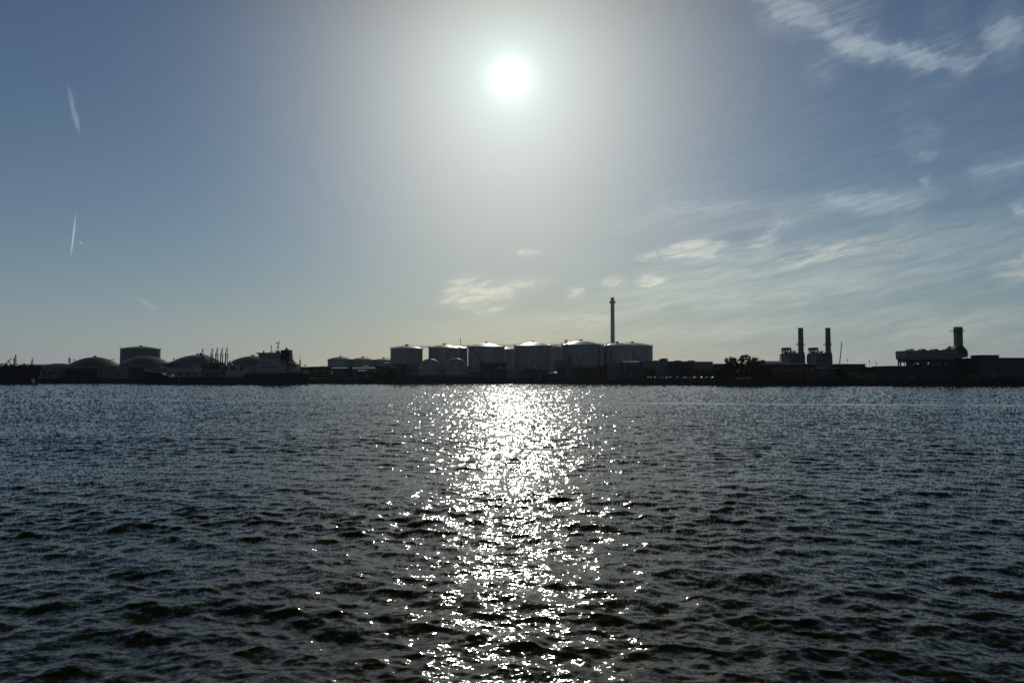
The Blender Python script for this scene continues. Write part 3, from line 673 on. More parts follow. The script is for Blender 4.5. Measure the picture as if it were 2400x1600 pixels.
# right
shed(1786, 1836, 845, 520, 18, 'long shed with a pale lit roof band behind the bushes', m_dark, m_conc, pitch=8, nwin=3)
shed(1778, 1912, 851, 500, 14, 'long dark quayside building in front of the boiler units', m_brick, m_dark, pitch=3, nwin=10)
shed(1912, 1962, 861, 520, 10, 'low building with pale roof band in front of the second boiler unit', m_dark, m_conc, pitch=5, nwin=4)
for i, (a_, b_, lab) in enumerate(((1958.5, 1979, 'left one of the three identical roof boxes, under the crane boom'), (1983, 2003, 'middle one of the three identical roof boxes'), (2007, 2028, 'right one of the three identical roof boxes'))):
    shed(a_, b_, 852.6, 545, 9, lab, m_dark, m_dark, ybot=858.6, door=False, name='cooling_unit', cat='cooling unit', group='three square cooling units on a roof')
shed(1952, 2030, 858.5, 540, 20, 'dark flat roofed works carrying the three square cooling units', m_dark, m_dark, nwin=7)
shed(2028, 2084, 860, 536, 18, 'long low dark works left of the turbine hall', m_dark, m_dark, nwin=6)
shed(1990, 2060, 874, 500, 10, 'low dark garage row on the quay below the works', m_black, nwin=5)
for px in (2052, 2070): shed(px-3, px+3, 858.8, 538, 3, 'small roof hump on the long low works, %s' % ('left' if px == 2052 else 'right'), m_dark, m_dark, ybot=860.5, door=False, name='roof_plant_box', cat='roof box', group='roof humps on the low works')
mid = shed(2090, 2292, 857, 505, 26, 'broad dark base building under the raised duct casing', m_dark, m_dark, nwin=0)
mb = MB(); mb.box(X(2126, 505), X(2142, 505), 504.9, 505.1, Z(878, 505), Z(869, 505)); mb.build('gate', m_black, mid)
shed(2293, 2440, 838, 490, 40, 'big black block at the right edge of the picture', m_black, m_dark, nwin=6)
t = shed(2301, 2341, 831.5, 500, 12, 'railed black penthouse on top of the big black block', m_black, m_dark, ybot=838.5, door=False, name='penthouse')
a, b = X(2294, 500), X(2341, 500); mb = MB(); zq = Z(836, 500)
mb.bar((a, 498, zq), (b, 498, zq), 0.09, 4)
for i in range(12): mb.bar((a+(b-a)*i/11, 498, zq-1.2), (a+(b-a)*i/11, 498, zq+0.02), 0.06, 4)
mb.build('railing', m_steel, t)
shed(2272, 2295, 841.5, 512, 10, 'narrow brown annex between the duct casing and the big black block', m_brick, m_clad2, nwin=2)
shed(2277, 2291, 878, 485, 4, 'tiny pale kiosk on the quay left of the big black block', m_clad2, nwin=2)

# boiler units (heat recovery boilers with stacks)
def boiler(x0, lab):
    Y = 540; U = lambda p: X(x0+p, Y); t = thing('boiler_unit', (U(28), Y, G), lab, 'boiler unit', 'twin boiler units with stacks')
    mb = MB(); mb.box(U(10), U(44), Y, Y+16, G, Z(827, Y)); mb.build('casing', m_clad, t)
    mb = MB()
    for i in range(6): mb.box(U(10), U(44), Y-0.25, Y-0.01, Z(832+i*7, Y)-0.2, Z(832+i*7, Y)+0.2)
    for i in range(7): mb.box(U(10+i*5.6), U(10.6+i*5.6), Y-0.35, Y-0.26, G, Z(827, Y))
    mb.build('stiffener_grid', m_steel, t)
    mb = MB(); cy = Y+6; cx = X(x0+37.5, cy)
    mb.lathe(cx+0.3, cy, [(0, G), (m_(9.3, Y), G), (m_(9, Y), Z(832, Y)), (m_(6.3, Y), Z(824, Y)), (m_(5.7, Y), Z(768, Y)), (m_(5.0, Y), Z(768, Y)), (m_(5.0, Y), Z(775, Y))], 32); mb.build('stack', m_clad2, t, True)
    mb = MB(); mb.lathe(cx+0.3, cy, [(m_(6.7, Y), Z(768.7, Y)), (m_(6.9, Y), Z(767.2, Y)), (m_(5.1, Y), Z(767.2, Y))], 32); mb.build('stack_rim', m_steel, t)
    mb = MB(); z = Z(808, Y); mb.lathe(cx+0.3, cy, [(m_(6, Y), z), (m_(9.3, Y), z), (m_(9.3, Y), z+0.25), (m_(6, Y), z+0.25)], 24)
    for i in range(16):
        a = 2*PI*i/16; mb.bar((cx+m_(9.2, Y)*math.cos(a), cy+m_(9.2, Y)*math.sin(a), z), (cx+m_(9.2, Y)*math.cos(a), cy+m_(9.2, Y)*math.sin(a), z+1.3), 0.08, 4)
    ring(mb, cx, cy, m_(9.2, Y), z+1.3, 0.07, 24); mb.build('stack_platform', m_steel, t)
    mb = MB(); mb.box(U(46), U(50.5), Y+3, Y+6, Z(830, Y), Z(828.5, Y)); mb.box(U(48), U(51.5), Y+3, Y+6, Z(828.4, Y), Z(826, Y)); mb.bar((U(45), Y+4, Z(833, Y)), (U(50), Y+4, Z(830, Y)), 0.3, 4); mb.build('sampling_platform', m_steel, t)
    mb = MB(); mb.box(U(4), U(17.5), Y+2, Y+10, Z(820, Y), Z(814, Y))
    for p in (5, 11, 17): mb.bar((U(p), Y+3, Z(827, Y)), (U(p), Y+3, Z(820, Y)), 0.35, 4)
    mb.build('penthouse_frame', m_dark, t)
    mb = MB(); mb.lathe(U(9), Y+6, [(0, Z(827, Y)), (m_(3.5, Y), Z(827, Y)), (m_(3.5, Y), Z(822, Y)), (0, Z(821.5, Y))], 14); mb.lathe(U(29), Y+6, [(0, Z(827, Y)), (m_(2.5, Y), Z(827, Y)), (m_(2.5, Y), Z(823, Y)), (0, Z(822, Y))], 14); mb.build('steam_drum', m_steel, t)
    for p in (19.3, 21.0, 23.2, 26, 31):
        mb = MB(); mb.bar((U(p), Y+5, Z(827, Y)), (U(p), Y+5, Z({19.3: 815, 21.0: 817, 23.2: 815, 26: 822, 31: 819}[p], Y)), 0.2, 6); mb.build('vent_pipe', m_steel, t)
    mb = MB()
    mb.path([(U(10), Y+2, Z(825, Y)), (U(4), Y+2, Z(825, Y)), (U(-1), Y+2, Z(822, Y)), (U(-3), Y+2, Z(828, Y)), (U(-3), Y+2, Z(835, Y))], 0.4, 6)
    mb.path([(U(10), Y+2, Z(830, Y)), (U(-4), Y+2, Z(829, Y)), (U(-8.5), Y+2, Z(833, Y)), (U(-8.5), Y+2, Z(850, Y))], 0.38, 6)
    mb.path([(U(-3), Y+4, Z(846, Y)), (U(-3), Y+4, G)], 0.35, 6); mb.path([(U(0), Y+4, Z(820, Y)), (U(0), Y+4, G)], 0.3, 6)
    for yy in (833, 838, 843, 848, 853): mb.bar((U(-8.5), Y+3, Z(yy, Y)), (U(10), Y+3, Z(yy, Y)), 0.22, 4)
    mb.bar((U(-3), Y+2, Z(820, Y)), (U(6), Y+2, Z(818, Y)), 0.3, 6)
    mb.build('downcomer_pipes', m_steel, t)
    r = random.Random(x0); mb = MB()
    for i in range(40):
        p = r.uniform(2, 34); z = Z(827, Y); mb.bar((U(p), Y+r.uniform(0, 12), z), (U(p)+r.uniform(-1, 1), Y+r.uniform(0, 12), z+r.uniform(.5, 2.2)), 0.1, 4)
    for zz_ in (0.6, 1.2): mb.bar((U(2), Y-0.1, Z(827, Y)+zz_), (U(35), Y-0.1, Z(827, Y)+zz_), 0.06, 4)
    mb.build('roof_railing', m_steel, t)
    return t
boiler(1839.5, 'left one of the twin boiler units with a tall round stack')
boiler(1903.5, 'right one of the twin boiler units, nearer the leaning crane boom')

# raised duct casing with stack (turbine exhaust)
Y = 515; U = lambda p: X(p, Y); t = thing('exhaust_casing', (U(2190), Y, Z(857, Y)), 'long raised duct casing with three roof humps and a square stack at its right', 'exhaust casing')
mb = MB(); mb.prism([(U(2124), Z(821.5, Y)), (U(2247), Z(819.5, Y)), (U(2247), Z(842.5, Y)), (U(2127), Z(842.5, Y)), (U(2124.5), Z(838, Y))], Y, Y+14); mb.build('duct', m_clad2, t)
mb = MB(); mb.prism([(U(2247.3), Z(829, Y)), (U(2272), Z(829.3, Y)), (U(2270), Z(836, Y)), (U(2256), Z(839, Y)), (U(2247.3), Z(841, Y))], Y+0.5, Y+13); mb.build('lower_hopper', m_clad, t)
mb = MB(); mb.prism([(U(2247.3), Z(828.9, Y)), (U(2239), Z(819, Y)), (U(2246), Z(811, Y)), (U(2262), Z(811, Y)), (U(2269), Z(820, Y)), (U(2272), Z(828.9, Y))], Y+1, Y+12); mb.build('transition_hood', m_dark, t)
mb = MB(); mb.box(X(2245, Y+2), X(2259, Y+2), Y+2, Y+2+m_(14, Y), Z(811, Y), Z(765.3, Y)); mb.build('stack', m_clad2, t)
mb = MB()
mb.box(U(2238.5), U(2265.5), Y+0.5, Y+2+m_(16, Y), Z(775.5, Y), Z(774.7, Y)); zq = Z(772.8, Y)
mb.bar((U(2238.5), Y+0.5, zq), (U(2265.5), Y+0.5, zq), 0.08, 4)
for p in (2238.7, 2243, 2247, 2252, 2257, 2261, 2265.3): mb.bar((U(p), Y+0.5, Z(775, Y)), (U(p), Y+0.5, zq), 0.07, 4)
mb.bar((U(2241), Y+2, Z(775, Y)), (U(2245), Y+2, Z(779, Y)), 0.12, 4); mb.bar((U(2263), Y+2, Z(775, Y)), (U(2259), Y+2, Z(779, Y)), 0.12, 4)
mb.build('stack_platform', m_steel, t)
mb = MB()
for i in range(9): mb.box(U(2259), U(2260.8+(i % 3)*0.5), Y+3, Y+5, Z(782+i*3.4, Y), Z(780+i*3.4, Y))
mb.build('ladder_cage', m_steel, t)
for p in (2142.5, 2170.5, 2199.5):
    mb = MB(); mb.prism([(U(p-6), Z(820.6, Y)), (U(p-2.5), Z(817.2, Y)), (U(p+1), Z(816.8, Y)), (U(p+5), Z(819, Y)), (U(p+6.5), Z(820.3, Y))], Y+2, Y+8); mb.build('roof_hump', m_dark, t)
mb = MB(); mb.cyl(U(2235), Y+4, Z(820, Y), Z(810, Y), 0.55, 0.55, 10); mb.cyl(U(2229), Y+4, Z(820, Y), Z(816, Y), 0.7, 0.5, 10); mb.box(U(2222), U(2240), Y+2, Y+6, Z(820, Y), Z(818, Y)); mb.build('vent_pipe', m_dark, t)
mb = MB()
for p in (2128, 2133, 2152, 2162, 2172, 2186, 2189, 2214, 2230, 2268):
    mb.box(U(p-0.9), U(p+0.9), Y+1, Y+2, Z(857, Y), Z(842.6, Y)); mb.box(U(p-0.9), U(p+0.9), Y+12, Y+13, Z(857, Y), Z(842.6, Y))
mb.bar((U(2152), Y+1.5, Z(846, Y)), (U(2162), Y+1.5, Z(857, Y)), 0.3, 4); mb.bar((U(2189), Y+1.5, Z(846, Y)), (U(2182), Y+1.5, Z(857, Y)), 0.3, 4)
mb.box(U(2127), U(2272), Y+1, Y+12, Z(848.5, Y), Z(842.7, Y)); mb.build('support_legs', m_dark, t)
mb = MB(); mb.box(U(2162), U(2262), Y+2, Y+10, Z(857, Y), Z(853, Y)); mb.box(U(2196), U(2262), Y+2, Y+10, Z(852.9, Y), Z(848.6, Y)); mb.box(U(2144), U(2150.5), Y+2, Y+10, Z(857, Y), Z(848.6, Y)); mb.box(U(2172.5), U(2179), Y+2, Y+10, Z(852.9, Y), Z(848.6, Y)); mb.build('turbine_block', m_clad2, t)
mb = MB(); mb.box(U(2120.3), U(2127.5), Y, Y+8, Z(846.3, Y), Z(845.3, Y)); mb.box(U(2120.3), U(2127.5), Y, Y+8, Z(851.5, Y), Z(850.8, Y))
for p in (2120.6, 2127): mb.box(U(p-0.4), U(p+0.4), Y, Y+0.5, Z(857, Y), Z(845, Y))
mb.build('stair_platform', m_steel, t)
mb = MB(); mb.path([(U(2269), Y+4, Z(818, Y)), (U(2275), Y+4, Z(817.5, Y)), (U(2272), Y+4, Z(829, Y))], 0.25, 5); mb.bar((U(2270), Y+4, Z(836, Y)), (U(2278), Y+4, Z(822, Y)), 0.35, 5)
mb.bar((U(2268), Y+4, Z(812, Y)), (U(2266), Y+4, Z(818, Y)), 0.6, 5); mb.bar((U(2277), Y+4, Z(829, Y)), (U(2277), Y+4, Z(840, Y)), 0.12, 4); mb.bar((U(2271), Y+4, Z(824, Y)), (U(2276), Y+4, Z(825, Y)), 0.2, 4); mb.build('side_bracing', m_steel, t)

# ------------------------------------------------------------------ ships
def hull(parent, st, cy, m1, m2, flip=False):
    """st: stations (x, deck z, half beam at deck, half beam at waterline, x shift of the waterline)"""
    def ringpts(s):
        x, zd, bd, bw, dx = s
        prof = [(0, -3.0, 0), (bw*0.8, -3.0, 0), (bw, -1.5, 0.1), (bw, 0.9, 0.2), ((bw*0.6+bd*0.4), zd*0.5+0.5, 0.55), (bd, zd, 1.0)]
        P = []
        for b, z, f in prof: P.append((x+dx*(1-f), cy-b, z))
        for b, z, f in prof[::-1]: P.append((x+dx*(1-f), cy+b, z))
        return P
    mb = MB(); vs = []; fs = []; k = 12
    for s in st: vs += ringpts(s)
    for j in range(len(st)-1):
        for i in range(k):
            fs.append((j*k+i, j*k+(i+1) % k, (j+1)*k+(i+1) % k, (j+1)*k+i))
    fs.append(tuple(range(k))); fs.append(tuple((len(st)-1)*k+i for i in range(k))[::-1])
    mb.add(vs, fs); return mb.build('hull', m1, parent)
def rail(mb, pts, h=1.1, r=0.06, step=2.0):
    for a, b in zip(pts[:-1], pts[1:]):
        a = Vector(a); b = Vector(b); u = Vector((0, 0, h)); mb.bar(a+u, b+u, r, 4); mb.bar(a+u*0.5, b+u*0.5, r*0.7, 4)
        n = max(1, int((b-a).length/step))
        for i in range(n+1):
            p = a.lerp(b, i/n); mb.bar(p, p+u, r, 4)
# gas carrier
SY = 566.0; HB = 9.5; Yf = SY-HB
U = lambda p, Y=SY-6: X(p, Y); ZZ = lambda py, Y=Yf: Z(py, Y)
ship = thing('gas_carrier', (U(530), SY, 0), 'dark hulled gas carrier moored at the jetty, white deck tank forward and bridge aft', 'ship')
st = [(X(338.5, SY), ZZ(869.5), .15, .1, m_(9, SY)), (X(342, SY-2), ZZ(870), 2.2, .6, m_(7, SY)), (X(352, SY-5), ZZ(870.8), 5.2, 2.6, m_(3, SY)), (U(368), ZZ(872), 7.6, 5.2, 0), (U(382), ZZ(875), 8.6, 7.2, 0),
      (U(396), ZZ(881.5), HB, 8.4, 0), (U(402), ZZ(883.2), HB, 9.2, 0), (U(480), ZZ(883.6), HB, HB, 0), (U(570), ZZ(883.4), HB, HB, 0), (U(572), ZZ(882.5), HB, HB, 0), (U(580), ZZ(873.8), HB, HB, 0), (U(660), ZZ(873.8), HB, 9.0, 0),
      (U(700), ZZ(873.8), 9.2, 6.5, 0), (U(716), ZZ(874), 8.4, 3.0, -m_(3, SY)), (U(719), ZZ(874.2), 8.0, 1.5, -m_(7, SY))]
hull(ship, st, SY, m_navy, m_red)
mb = MB(); mb.ball((U(352), SY-2.0, -0.1), 1.4, 10, 2.4, 1, 1); mb.build('bulbous_bow', m_red, ship, True)
# forecastle bulwark and its frames
mb = MB(); zt = ZZ(861.3); zb = ZZ(870)
mb.box(U(339), U(392), Yf+3, Yf+3.3, zt-0.55, zt); mb.box(U(339), U(342), Yf+3, Yf+6, zb, zt)
for a, b in ((340, 346), (347, 352), (360, 369), (366, 374), (384, 388)): mb.prism([(U(a), zb), (U(a)+.5, zb), (U(b)+.5, zt-.4), (U(b), zt-.4)], Yf+3.05, Yf+3.25)
mb.box(U(339), U(358), Yf+2.8, Yf+3.0, zb, zb+1.1); mb.box(U(358), U(386), Yf+3.1, Yf+3.3, ZZ(873), ZZ(870.4)); mb.build('forecastle_bulwark', m_white, ship)
mb = MB(); mb.bar((U(370), SY, zb), (U(370), SY, ZZ(850)), .55, 8, .42); mb.bar((U(370), SY, ZZ(850)), (U(364), SY, ZZ(842)), .3, 6); mb.bar((U(370), SY, ZZ(850)), (U(376), SY, ZZ(843)), .22, 6); mb.box(U(366), U(376.5), SY-1.5, SY+1.5, ZZ(861.5), ZZ(858.6)); mb.build('foremast', m_white, ship)
mb = MB(); mb.ball((U(366.5), SY-1, ZZ(853)), .35, 6); mb.build('mast_light', m_lite, ship)
# long white housing / deck tank
mb = MB(); zt = ZZ(861.3); zb = ZZ(876); R = (zt-zb)/2; zc = (zt+zb)/2; pr = []
xa, xb = U(388), U(470.5); prof = []
def capsule(mb, xa, xb, cy, zc, R, n=24):
    st_ = []
    for j in range(7): a = PI/2*(1-j/6); st_.append((xa+R*0.55*(1-math.sin(a)) if False else xa+R*0.5*(1-math.cos(PI/2*j/6)) if False else xa+R*0.6*(1-math.cos(PI/2*j/6)), R*math.sin(PI/2*j/6)))
    for j in range(7): st_.append((xb-R*0.6*(1-math.cos(PI/2*(6-j)/6)), R*math.sin(PI/2*(6-j)/6)))
    vs = []; fs = []
    for x, r in st_:
        r = max(r, .01)
        for i in range(n): t_ = 2*PI*i/n; vs.append((x, cy+r*math.cos(t_), zc+r*math.sin(t_)))
    for j in range(len(st_)-1):
        for i in range(n): fs.append((j*n+i, j*n+(i+1) % n, (j+1)*n+(i+1) % n, (j+1)*n+i))
    mb.add(vs, fs)
capsule(mb, U(388), U(452), Yf+5, zc, R); mb.build('cargo_tank', m_white, ship, True)
mb = MB(); capsule(mb, U(445), U(471), Yf+4.2, zc-.1, R*.98); mb.build('cargo_tank', m_shell, ship, True)
mb = MB(); mb.box(U(388), U(470), Yf+3.6, Yf+6, zt-.05, zt+.3)
for p in (392, 410, 430, 448, 466): mb.box(U(p), U(p+4), Yf+1.8, Yf+8, ZZ(883.5), zc-R*.6)
mb.build('tank_saddles', m_white, ship)
mb = MB(); mb.cyl(U(448), SY, zt, zt+1.6, 1.0, 1.0, 10); mb.box(U(450), U(458), SY-1, SY+1, zt, zt+1.2); mb.bar((U(457), SY, zt), (U(456), SY, ZZ(853)), .2, 5); mb.build('manifold_dome', m_white, ship)
# mid deck houses, pipes, catwalk
mb = MB(); mb.box(U(514), U(603), Yf+3, Yf+5, ZZ(859), ZZ(857.6)); mb.prism([(U(508), ZZ(858)), (U(520), ZZ(855)), (U(552), ZZ(855)), (U(560), ZZ(857.4)), (U(560), ZZ(858))], Yf+3.2, Yf+4.6)
for p in (517, 535, 537, 553, 560, 575, 590): mb.box(U(p), U(p+1.1), Yf+3.3, Yf+4.6, ZZ(883), ZZ(859)); 
mb.build('catwalk', m_white, ship)
mb = MB(); mb.box(U(533), U(551), Yf+1.5, Yf+9, ZZ(883), ZZ(867)); mb.prism([(U(553), ZZ(883)), (U(553), ZZ(871)), (U(558), ZZ(869.5)), (U(580), ZZ(869.5)), (U(580), ZZ(873)), (U(571), ZZ(882))], Yf+1.2, Yf+9); mb.box(U(570), U(580), Yf+2, Yf+8, ZZ(869.6), ZZ(863)); mb.build('compressor_house', m_white, ship)
mb = MB(); r_ = random.Random(4)
for i in range(9): y_ = Yf+2+i*.7; mb.bar((U(470+r_.random()*10), y_, ZZ(872+i*.9)), (U(535-r_.random()*6), y_, ZZ(872+i*.9)), r_.uniform(.12, .3), 6)
for p in range(472, 535, 6): mb.bar((U(p), Yf+2.5, ZZ(883)), (U(p), Yf+2.5, ZZ(868-r_.random()*4)), .16, 5)
for p in (480, 488, 497, 504, 511, 526): mb.box(U(p), U(p+4), Yf+3, Yf+6, ZZ(883), ZZ(869-r_.random()*5))
mb.build('deck_piping', m_shell2, ship)
mb = MB(); rail(mb, [(U(402), Yf+.3, ZZ(883.4)), (U(570), Yf+.3, ZZ(883.4))], 1.1); rail(mb, [(U(582), Yf+.3, ZZ(873.8)), (U(716), Yf+1, ZZ(873.9))], 1.2); rail(mb, [(U(340), SY-1, ZZ(869.8)), (U(352), Yf+4, ZZ(870.8)), (U(382), Yf+1, ZZ(875))], 1.1); mb.build('deck_railing', m_white, ship)
# accommodation
acc_ = [(603, 672, 858, 874, 2.2), (606, 662, 846.5, 857.6, 3.0), (608, 656, 836.5, 846.2, 3.6)]
for i, (a, b, y0, y1, d) in enumerate(acc_):
    mb = MB(); mb.box(U(a), U(b), Yf+d, SY+HB-d, ZZ(y1), ZZ(y0)); mb.build('deckhouse', m_white, ship)
mb = MB(); mb.prism([(U(608), ZZ(836.4)), (U(607), ZZ(831)), (U(604.5), ZZ(829)), (U(604.5), ZZ(828.4)), (U(657), ZZ(828.4)), (U(657), ZZ(836.4))], Yf+1.4, SY+HB-1.4); mb.build('bridge', m_white, ship)
mb = MB(); mb.prism([(U(601.8), ZZ(827.2)), (U(602.8), ZZ(826)), (U(657), ZZ(826)), (U(657), ZZ(828.3)), (U(606), ZZ(828.3))], Yf+.6, SY+HB-.6); mb.build('bridge_roof', m_shell2, ship)
mb = MB(); mb.box(U(609), U(656), Yf+1.25, Yf+1.38, ZZ(834.6), ZZ(831.2)); mb.build('bridge_window', m_glass, ship)
for a, b, y0, y1, d in ((609, 636, 849.5, 852, 3.0), (610, 638, 858.5, 861, 2.2)):
    mb = MB(); mb.box(U(a), U(b), Yf+d-.15, Yf+d-.02, ZZ(y1), ZZ(y0)); mb.build('open_gallery', m_black, ship)
for p in (605, 612, 622, 634, 642, 650, 658, 665):
    mb = MB(); mb.box(U(p), U(p+2.6), Yf+2.0, Yf+2.15, ZZ(870.8), ZZ(867)); mb.build('window', m_glass, ship)
for p in (642, 647): 
    mb = MB(); mb.cyl(0, 0, 0, .1, 1.1, 1.1, 16); mb.v = [(U(p)+x, Yf+2.1+z, ZZ(859.5)+y) for x, y, z in mb.v]; mb.build('life_raft', m_shell2, ship)
mb = MB(); mb.box(U(655), U(684), Yf+4, SY+HB-4, ZZ(873.8), ZZ(847)); mb.box(U(684.1), U(694), Yf+3, SY+HB-4, ZZ(873.8), ZZ(852)); mb.build('engine_casing', m_white, ship)
mb = MB(); mb.cyl(U(683.5), SY-2, ZZ(847), ZZ(843), m_(1.6, SY), m_(1.6, SY), 12); mb.ball((U(683), SY-2, ZZ(843)), m_(1.7, SY), 8); mb.box(U(675), U(679), SY-3, SY, ZZ(847), ZZ(844)); mb.build('vent_cowl', m_shell2, ship, True)
mb = MB(); mb.prism([(U(686.6), ZZ(857)), (U(686.6), ZZ(852.6)), (U(692), ZZ(851.2)), (U(694.2), ZZ(853)), (U(693.4), ZZ(858)), (U(694.4), ZZ(863))], Yf+2.4, Yf+4.4); mb.build('stern_winch_house', m_black, ship)
mb = MB(); mb.prism([(U(655), ZZ(847)), (U(655.2), ZZ(820)), (U(675.5), ZZ(820)), (U(677.5), ZZ(847))], SY-4, SY+4); fun = mb.build('funnel', m_navy, ship)
mb = MB(); mb.box(U(654.8), U(678.3), SY-4.5, SY+4.5, ZZ(820), ZZ(819.4)); mb.build('funnel_cap', m_black, fun)
for a, b, yt, rr in ((663, 666.5, 813, .42), (667, 669.6, 815.5, .3), (670.5, 672.8, 817, .3), (664.5, 668, 815, .3)):
    mb = MB(); mb.bar((U(a), SY-1, ZZ(819.6)), (U(b), SY-1, ZZ(yt)), rr, 8); mb.build('exhaust_pipe', m_black, fun)
mb = MB(); mb.box(U(641), U(648.5), SY-1.6, SY+1.6, ZZ(826), ZZ(820.8)); x = U(645)
mb.bar((x, SY, ZZ(821)), (x, SY, ZZ(801)), .34, 6, .22); mb.bar((x+.8, SY, ZZ(803)), (x+.9, SY, ZZ(794.5)), .1, 4)
for yy, hw in ((814.5, 3.2), (811.4, 3.3), (808.2, 3.2), (805.4, 2.2), (802, 4.6)): mb.bar((x-m_(hw, SY), SY, ZZ(yy)), (x+m_(hw, SY), SY, ZZ(yy)), .15, 4)
mb.bar((x-m_(4.6, SY), SY, ZZ(803.5)), (x-m_(3.6, SY), SY, ZZ(800.5)), .35, 5); mb.bar((x+m_(1, SY), SY, ZZ(803)), (x+m_(3, SY), SY, ZZ(799.5)), .22, 5); mb.build('radar_mast', m_steel, ship)
mb = MB(); x = U(631); mb.bar((x, SY-2, ZZ(826)), (x, SY-2, ZZ(809.5)), .26, 6); mb.bar((x-.6, SY-2, ZZ(809.4)), (x+.6, SY-2, ZZ(809.4)), .16, 4); mb.path([(x, SY-2, ZZ(818)), (x+1.2, SY-2, ZZ(820.5)), (U(641), SY-1, ZZ(820.8))], .12, 4); mb.bar((x+.3, SY-2, ZZ(821)), (U(636), SY-2, ZZ(826)), .1, 4); mb.build('signal_mast', m_steel, ship)
mb = MB(); mb.lathe(U(613), SY-2, [(0, ZZ(826)), (m_(1.3, SY), ZZ(826)), (m_(2.0, SY), ZZ(823.4)), (m_(1.2, SY), ZZ(821)), (.01, ZZ(820.4))], 12); mb.build('radar_dome', m_shell2, ship, True)
mb = MB(); mb.lathe(U(628), SY-2, [(0, ZZ(826)), (.5, ZZ(826)), (.5, ZZ(824.4)), (.01, ZZ(823.6))], 8); mb.build('radar_dome', m_shell2, ship, True)
# free fall lifeboat on its slanted slipway
mb = MB()
for dy in (0, 1.6): mb.bar((U(665), Yf+1.2+dy, ZZ(842)), (U(684), Yf+1.2+dy, ZZ(864)), .2, 5); mb.bar((U(670), Yf+1.2+dy, ZZ(845)), (U(684), Yf+1.2+dy, ZZ(858)), .24, 5)
mb.bar((U(670), Yf+2, ZZ(848)), (U(670), Yf+2, ZZ(873)), .2, 5); mb.bar((U(680), Yf+2, ZZ(860)), (U(680), Yf+2, ZZ(873)), .2, 5); mb.build('lifeboat_slipway', m_white, ship)
mb = MB(); mb.ball((0, 0, 0), 1.0, 10, 4.2, 1.2, 1.2); an = -math.atan2(14, 11); mb.v = [(U(676)+x*math.cos(an)-z*math.sin(an), Yf+2+y, ZZ(851.5)+x*math.sin(an)+z*math.cos(an)) for x, y, z in mb.v]; mb.build('lifeboat', m_black, ship, True)
mb = MB(); mb.prism([(U(694), ZZ(867)), (U(712), ZZ(870)), (U(716), ZZ(873.7)), (U(694), ZZ(873.7))], Yf+2.5, Yf+3); 
for p in (697, 704, 709): mb.cyl(U(p), Yf+2, ZZ(873.8), ZZ(869.5), .5, .5, 8)
mb.build('mooring_gear', m_shell2, ship)
mb = MB(); mb.bar((U(717), Yf+3, ZZ(877)), (U(715), Yf+2.6, ZZ(882)), .12, 4); mb.build('rudder_post', m_white, ship)
for p0, p1, yy in ((424.5, 426.5, 888), (500.6, 501.6, 888)):
    mb = MB(); mb.box(U(p0), U(p1), Yf-.07, Yf+.05, ZZ(yy+4), ZZ(yy)); mb.build('hull_marking', m_shell, ship)

# tanker bow at the left edge
BY = 592.0; HB2 = 12.0; Bf = BY-HB2; U = lambda p: X(p, BY); ZZ = lambda py: Z(py, Bf+4)
tk = thing('tanker', (U(-40), BY, 0), 'black tanker cut by the left frame edge, bow pointing right', 'ship')
st = [(U(-330), ZZ(862), 9, 7, 3), (U(-310), ZZ(862.2), 11, 10, 1), (U(-250), ZZ(862.5), HB2, HB2, 0), (U(-20), ZZ(862.5), HB2, HB2, 0), (U(24), ZZ(861.5), HB2, 11, 0), (U(32), ZZ(857.3), HB2, 10.2, -m_(1, BY)), (U(55), ZZ(857.2), 10.6, 7.6, -m_(2, BY)), (U(78), ZZ(857), 7.2, 3.6, -m_(5, BY)), (U(90), ZZ(856.8), 3.6, 1.2, -m_(8, BY)), (U(97.5), ZZ(856.4), .2, .1, -m_(11, BY))]
hull(tk, st, BY, m_navy, m_red)
mb = MB(); mb.prism([(U(80.5), 4.0), (U(80.8), .9), (U(87.4), .7), (U(87.6), 4.4)], BY-3.2, BY-2.9); mb.build('hull_marking', m_lite, tk)
mb = MB(); mb.ball((U(86.8), BY-3.2, .45), .5, 8); mb.build('bulb_tip', m_white, tk, True)
mb = MB(); x = U(74.8); mb.bar((x, BY, ZZ(857)), (x, BY, ZZ(844)), .5, 8, .35); mb.bar((x, BY, ZZ(844)), (x+.3, BY, ZZ(836.5)), .22, 6, .1); mb.bar((x-m_(3.6, BY), BY, ZZ(842.8)), (x+m_(3.6, BY), BY, ZZ(842.8)), .22, 4); mb.ball((x-.5, BY, ZZ(849.5)), .6, 6); mb.prism([(x-m_(2, BY), ZZ(842.9)), (x, ZZ(845.5)), (x+m_(2, BY), ZZ(842.9))], BY-.2, BY+.2); mb.box(x-m_(2.6, BY), x+m_(2.6, BY), BY-1.5, BY+1.5, ZZ(857), ZZ(855)); mb.build('foremast', m_black, tk)
mb = MB(); x = U(56.5); mb.box(x-.45, x+.45, BY-.5, BY+.5, ZZ(857.5), ZZ(851)); mb.bar((U(51.5), BY, ZZ(848)), (U(53), BY, ZZ(857)), .14, 4); mb.bar((U(53), BY, ZZ(852.5)), (x, BY, ZZ(852.5)), .1, 4); mb.build('winch_post', m_black, tk)
mb = MB(); z = ZZ(852.6); mb.bar((U(-60), BY-2, z), (U(20), BY-2, z), .42, 6); mb.bar((U(-60), BY+1, z), (U(24), BY+1, z), .2, 6)
for p in (-50, -30, -10, 5, 15): mb.bar((U(p), BY-2, ZZ(862)), (U(p), BY-2, z), .25, 5)
mb.box(U(15.8), U(19), BY-3, BY-1, ZZ(862), ZZ(852)); mb.bar((U(17), BY-2, z), (U(13), BY-2, ZZ(857.5)), .2, 5); mb.build('cargo_boom', m_black, tk)
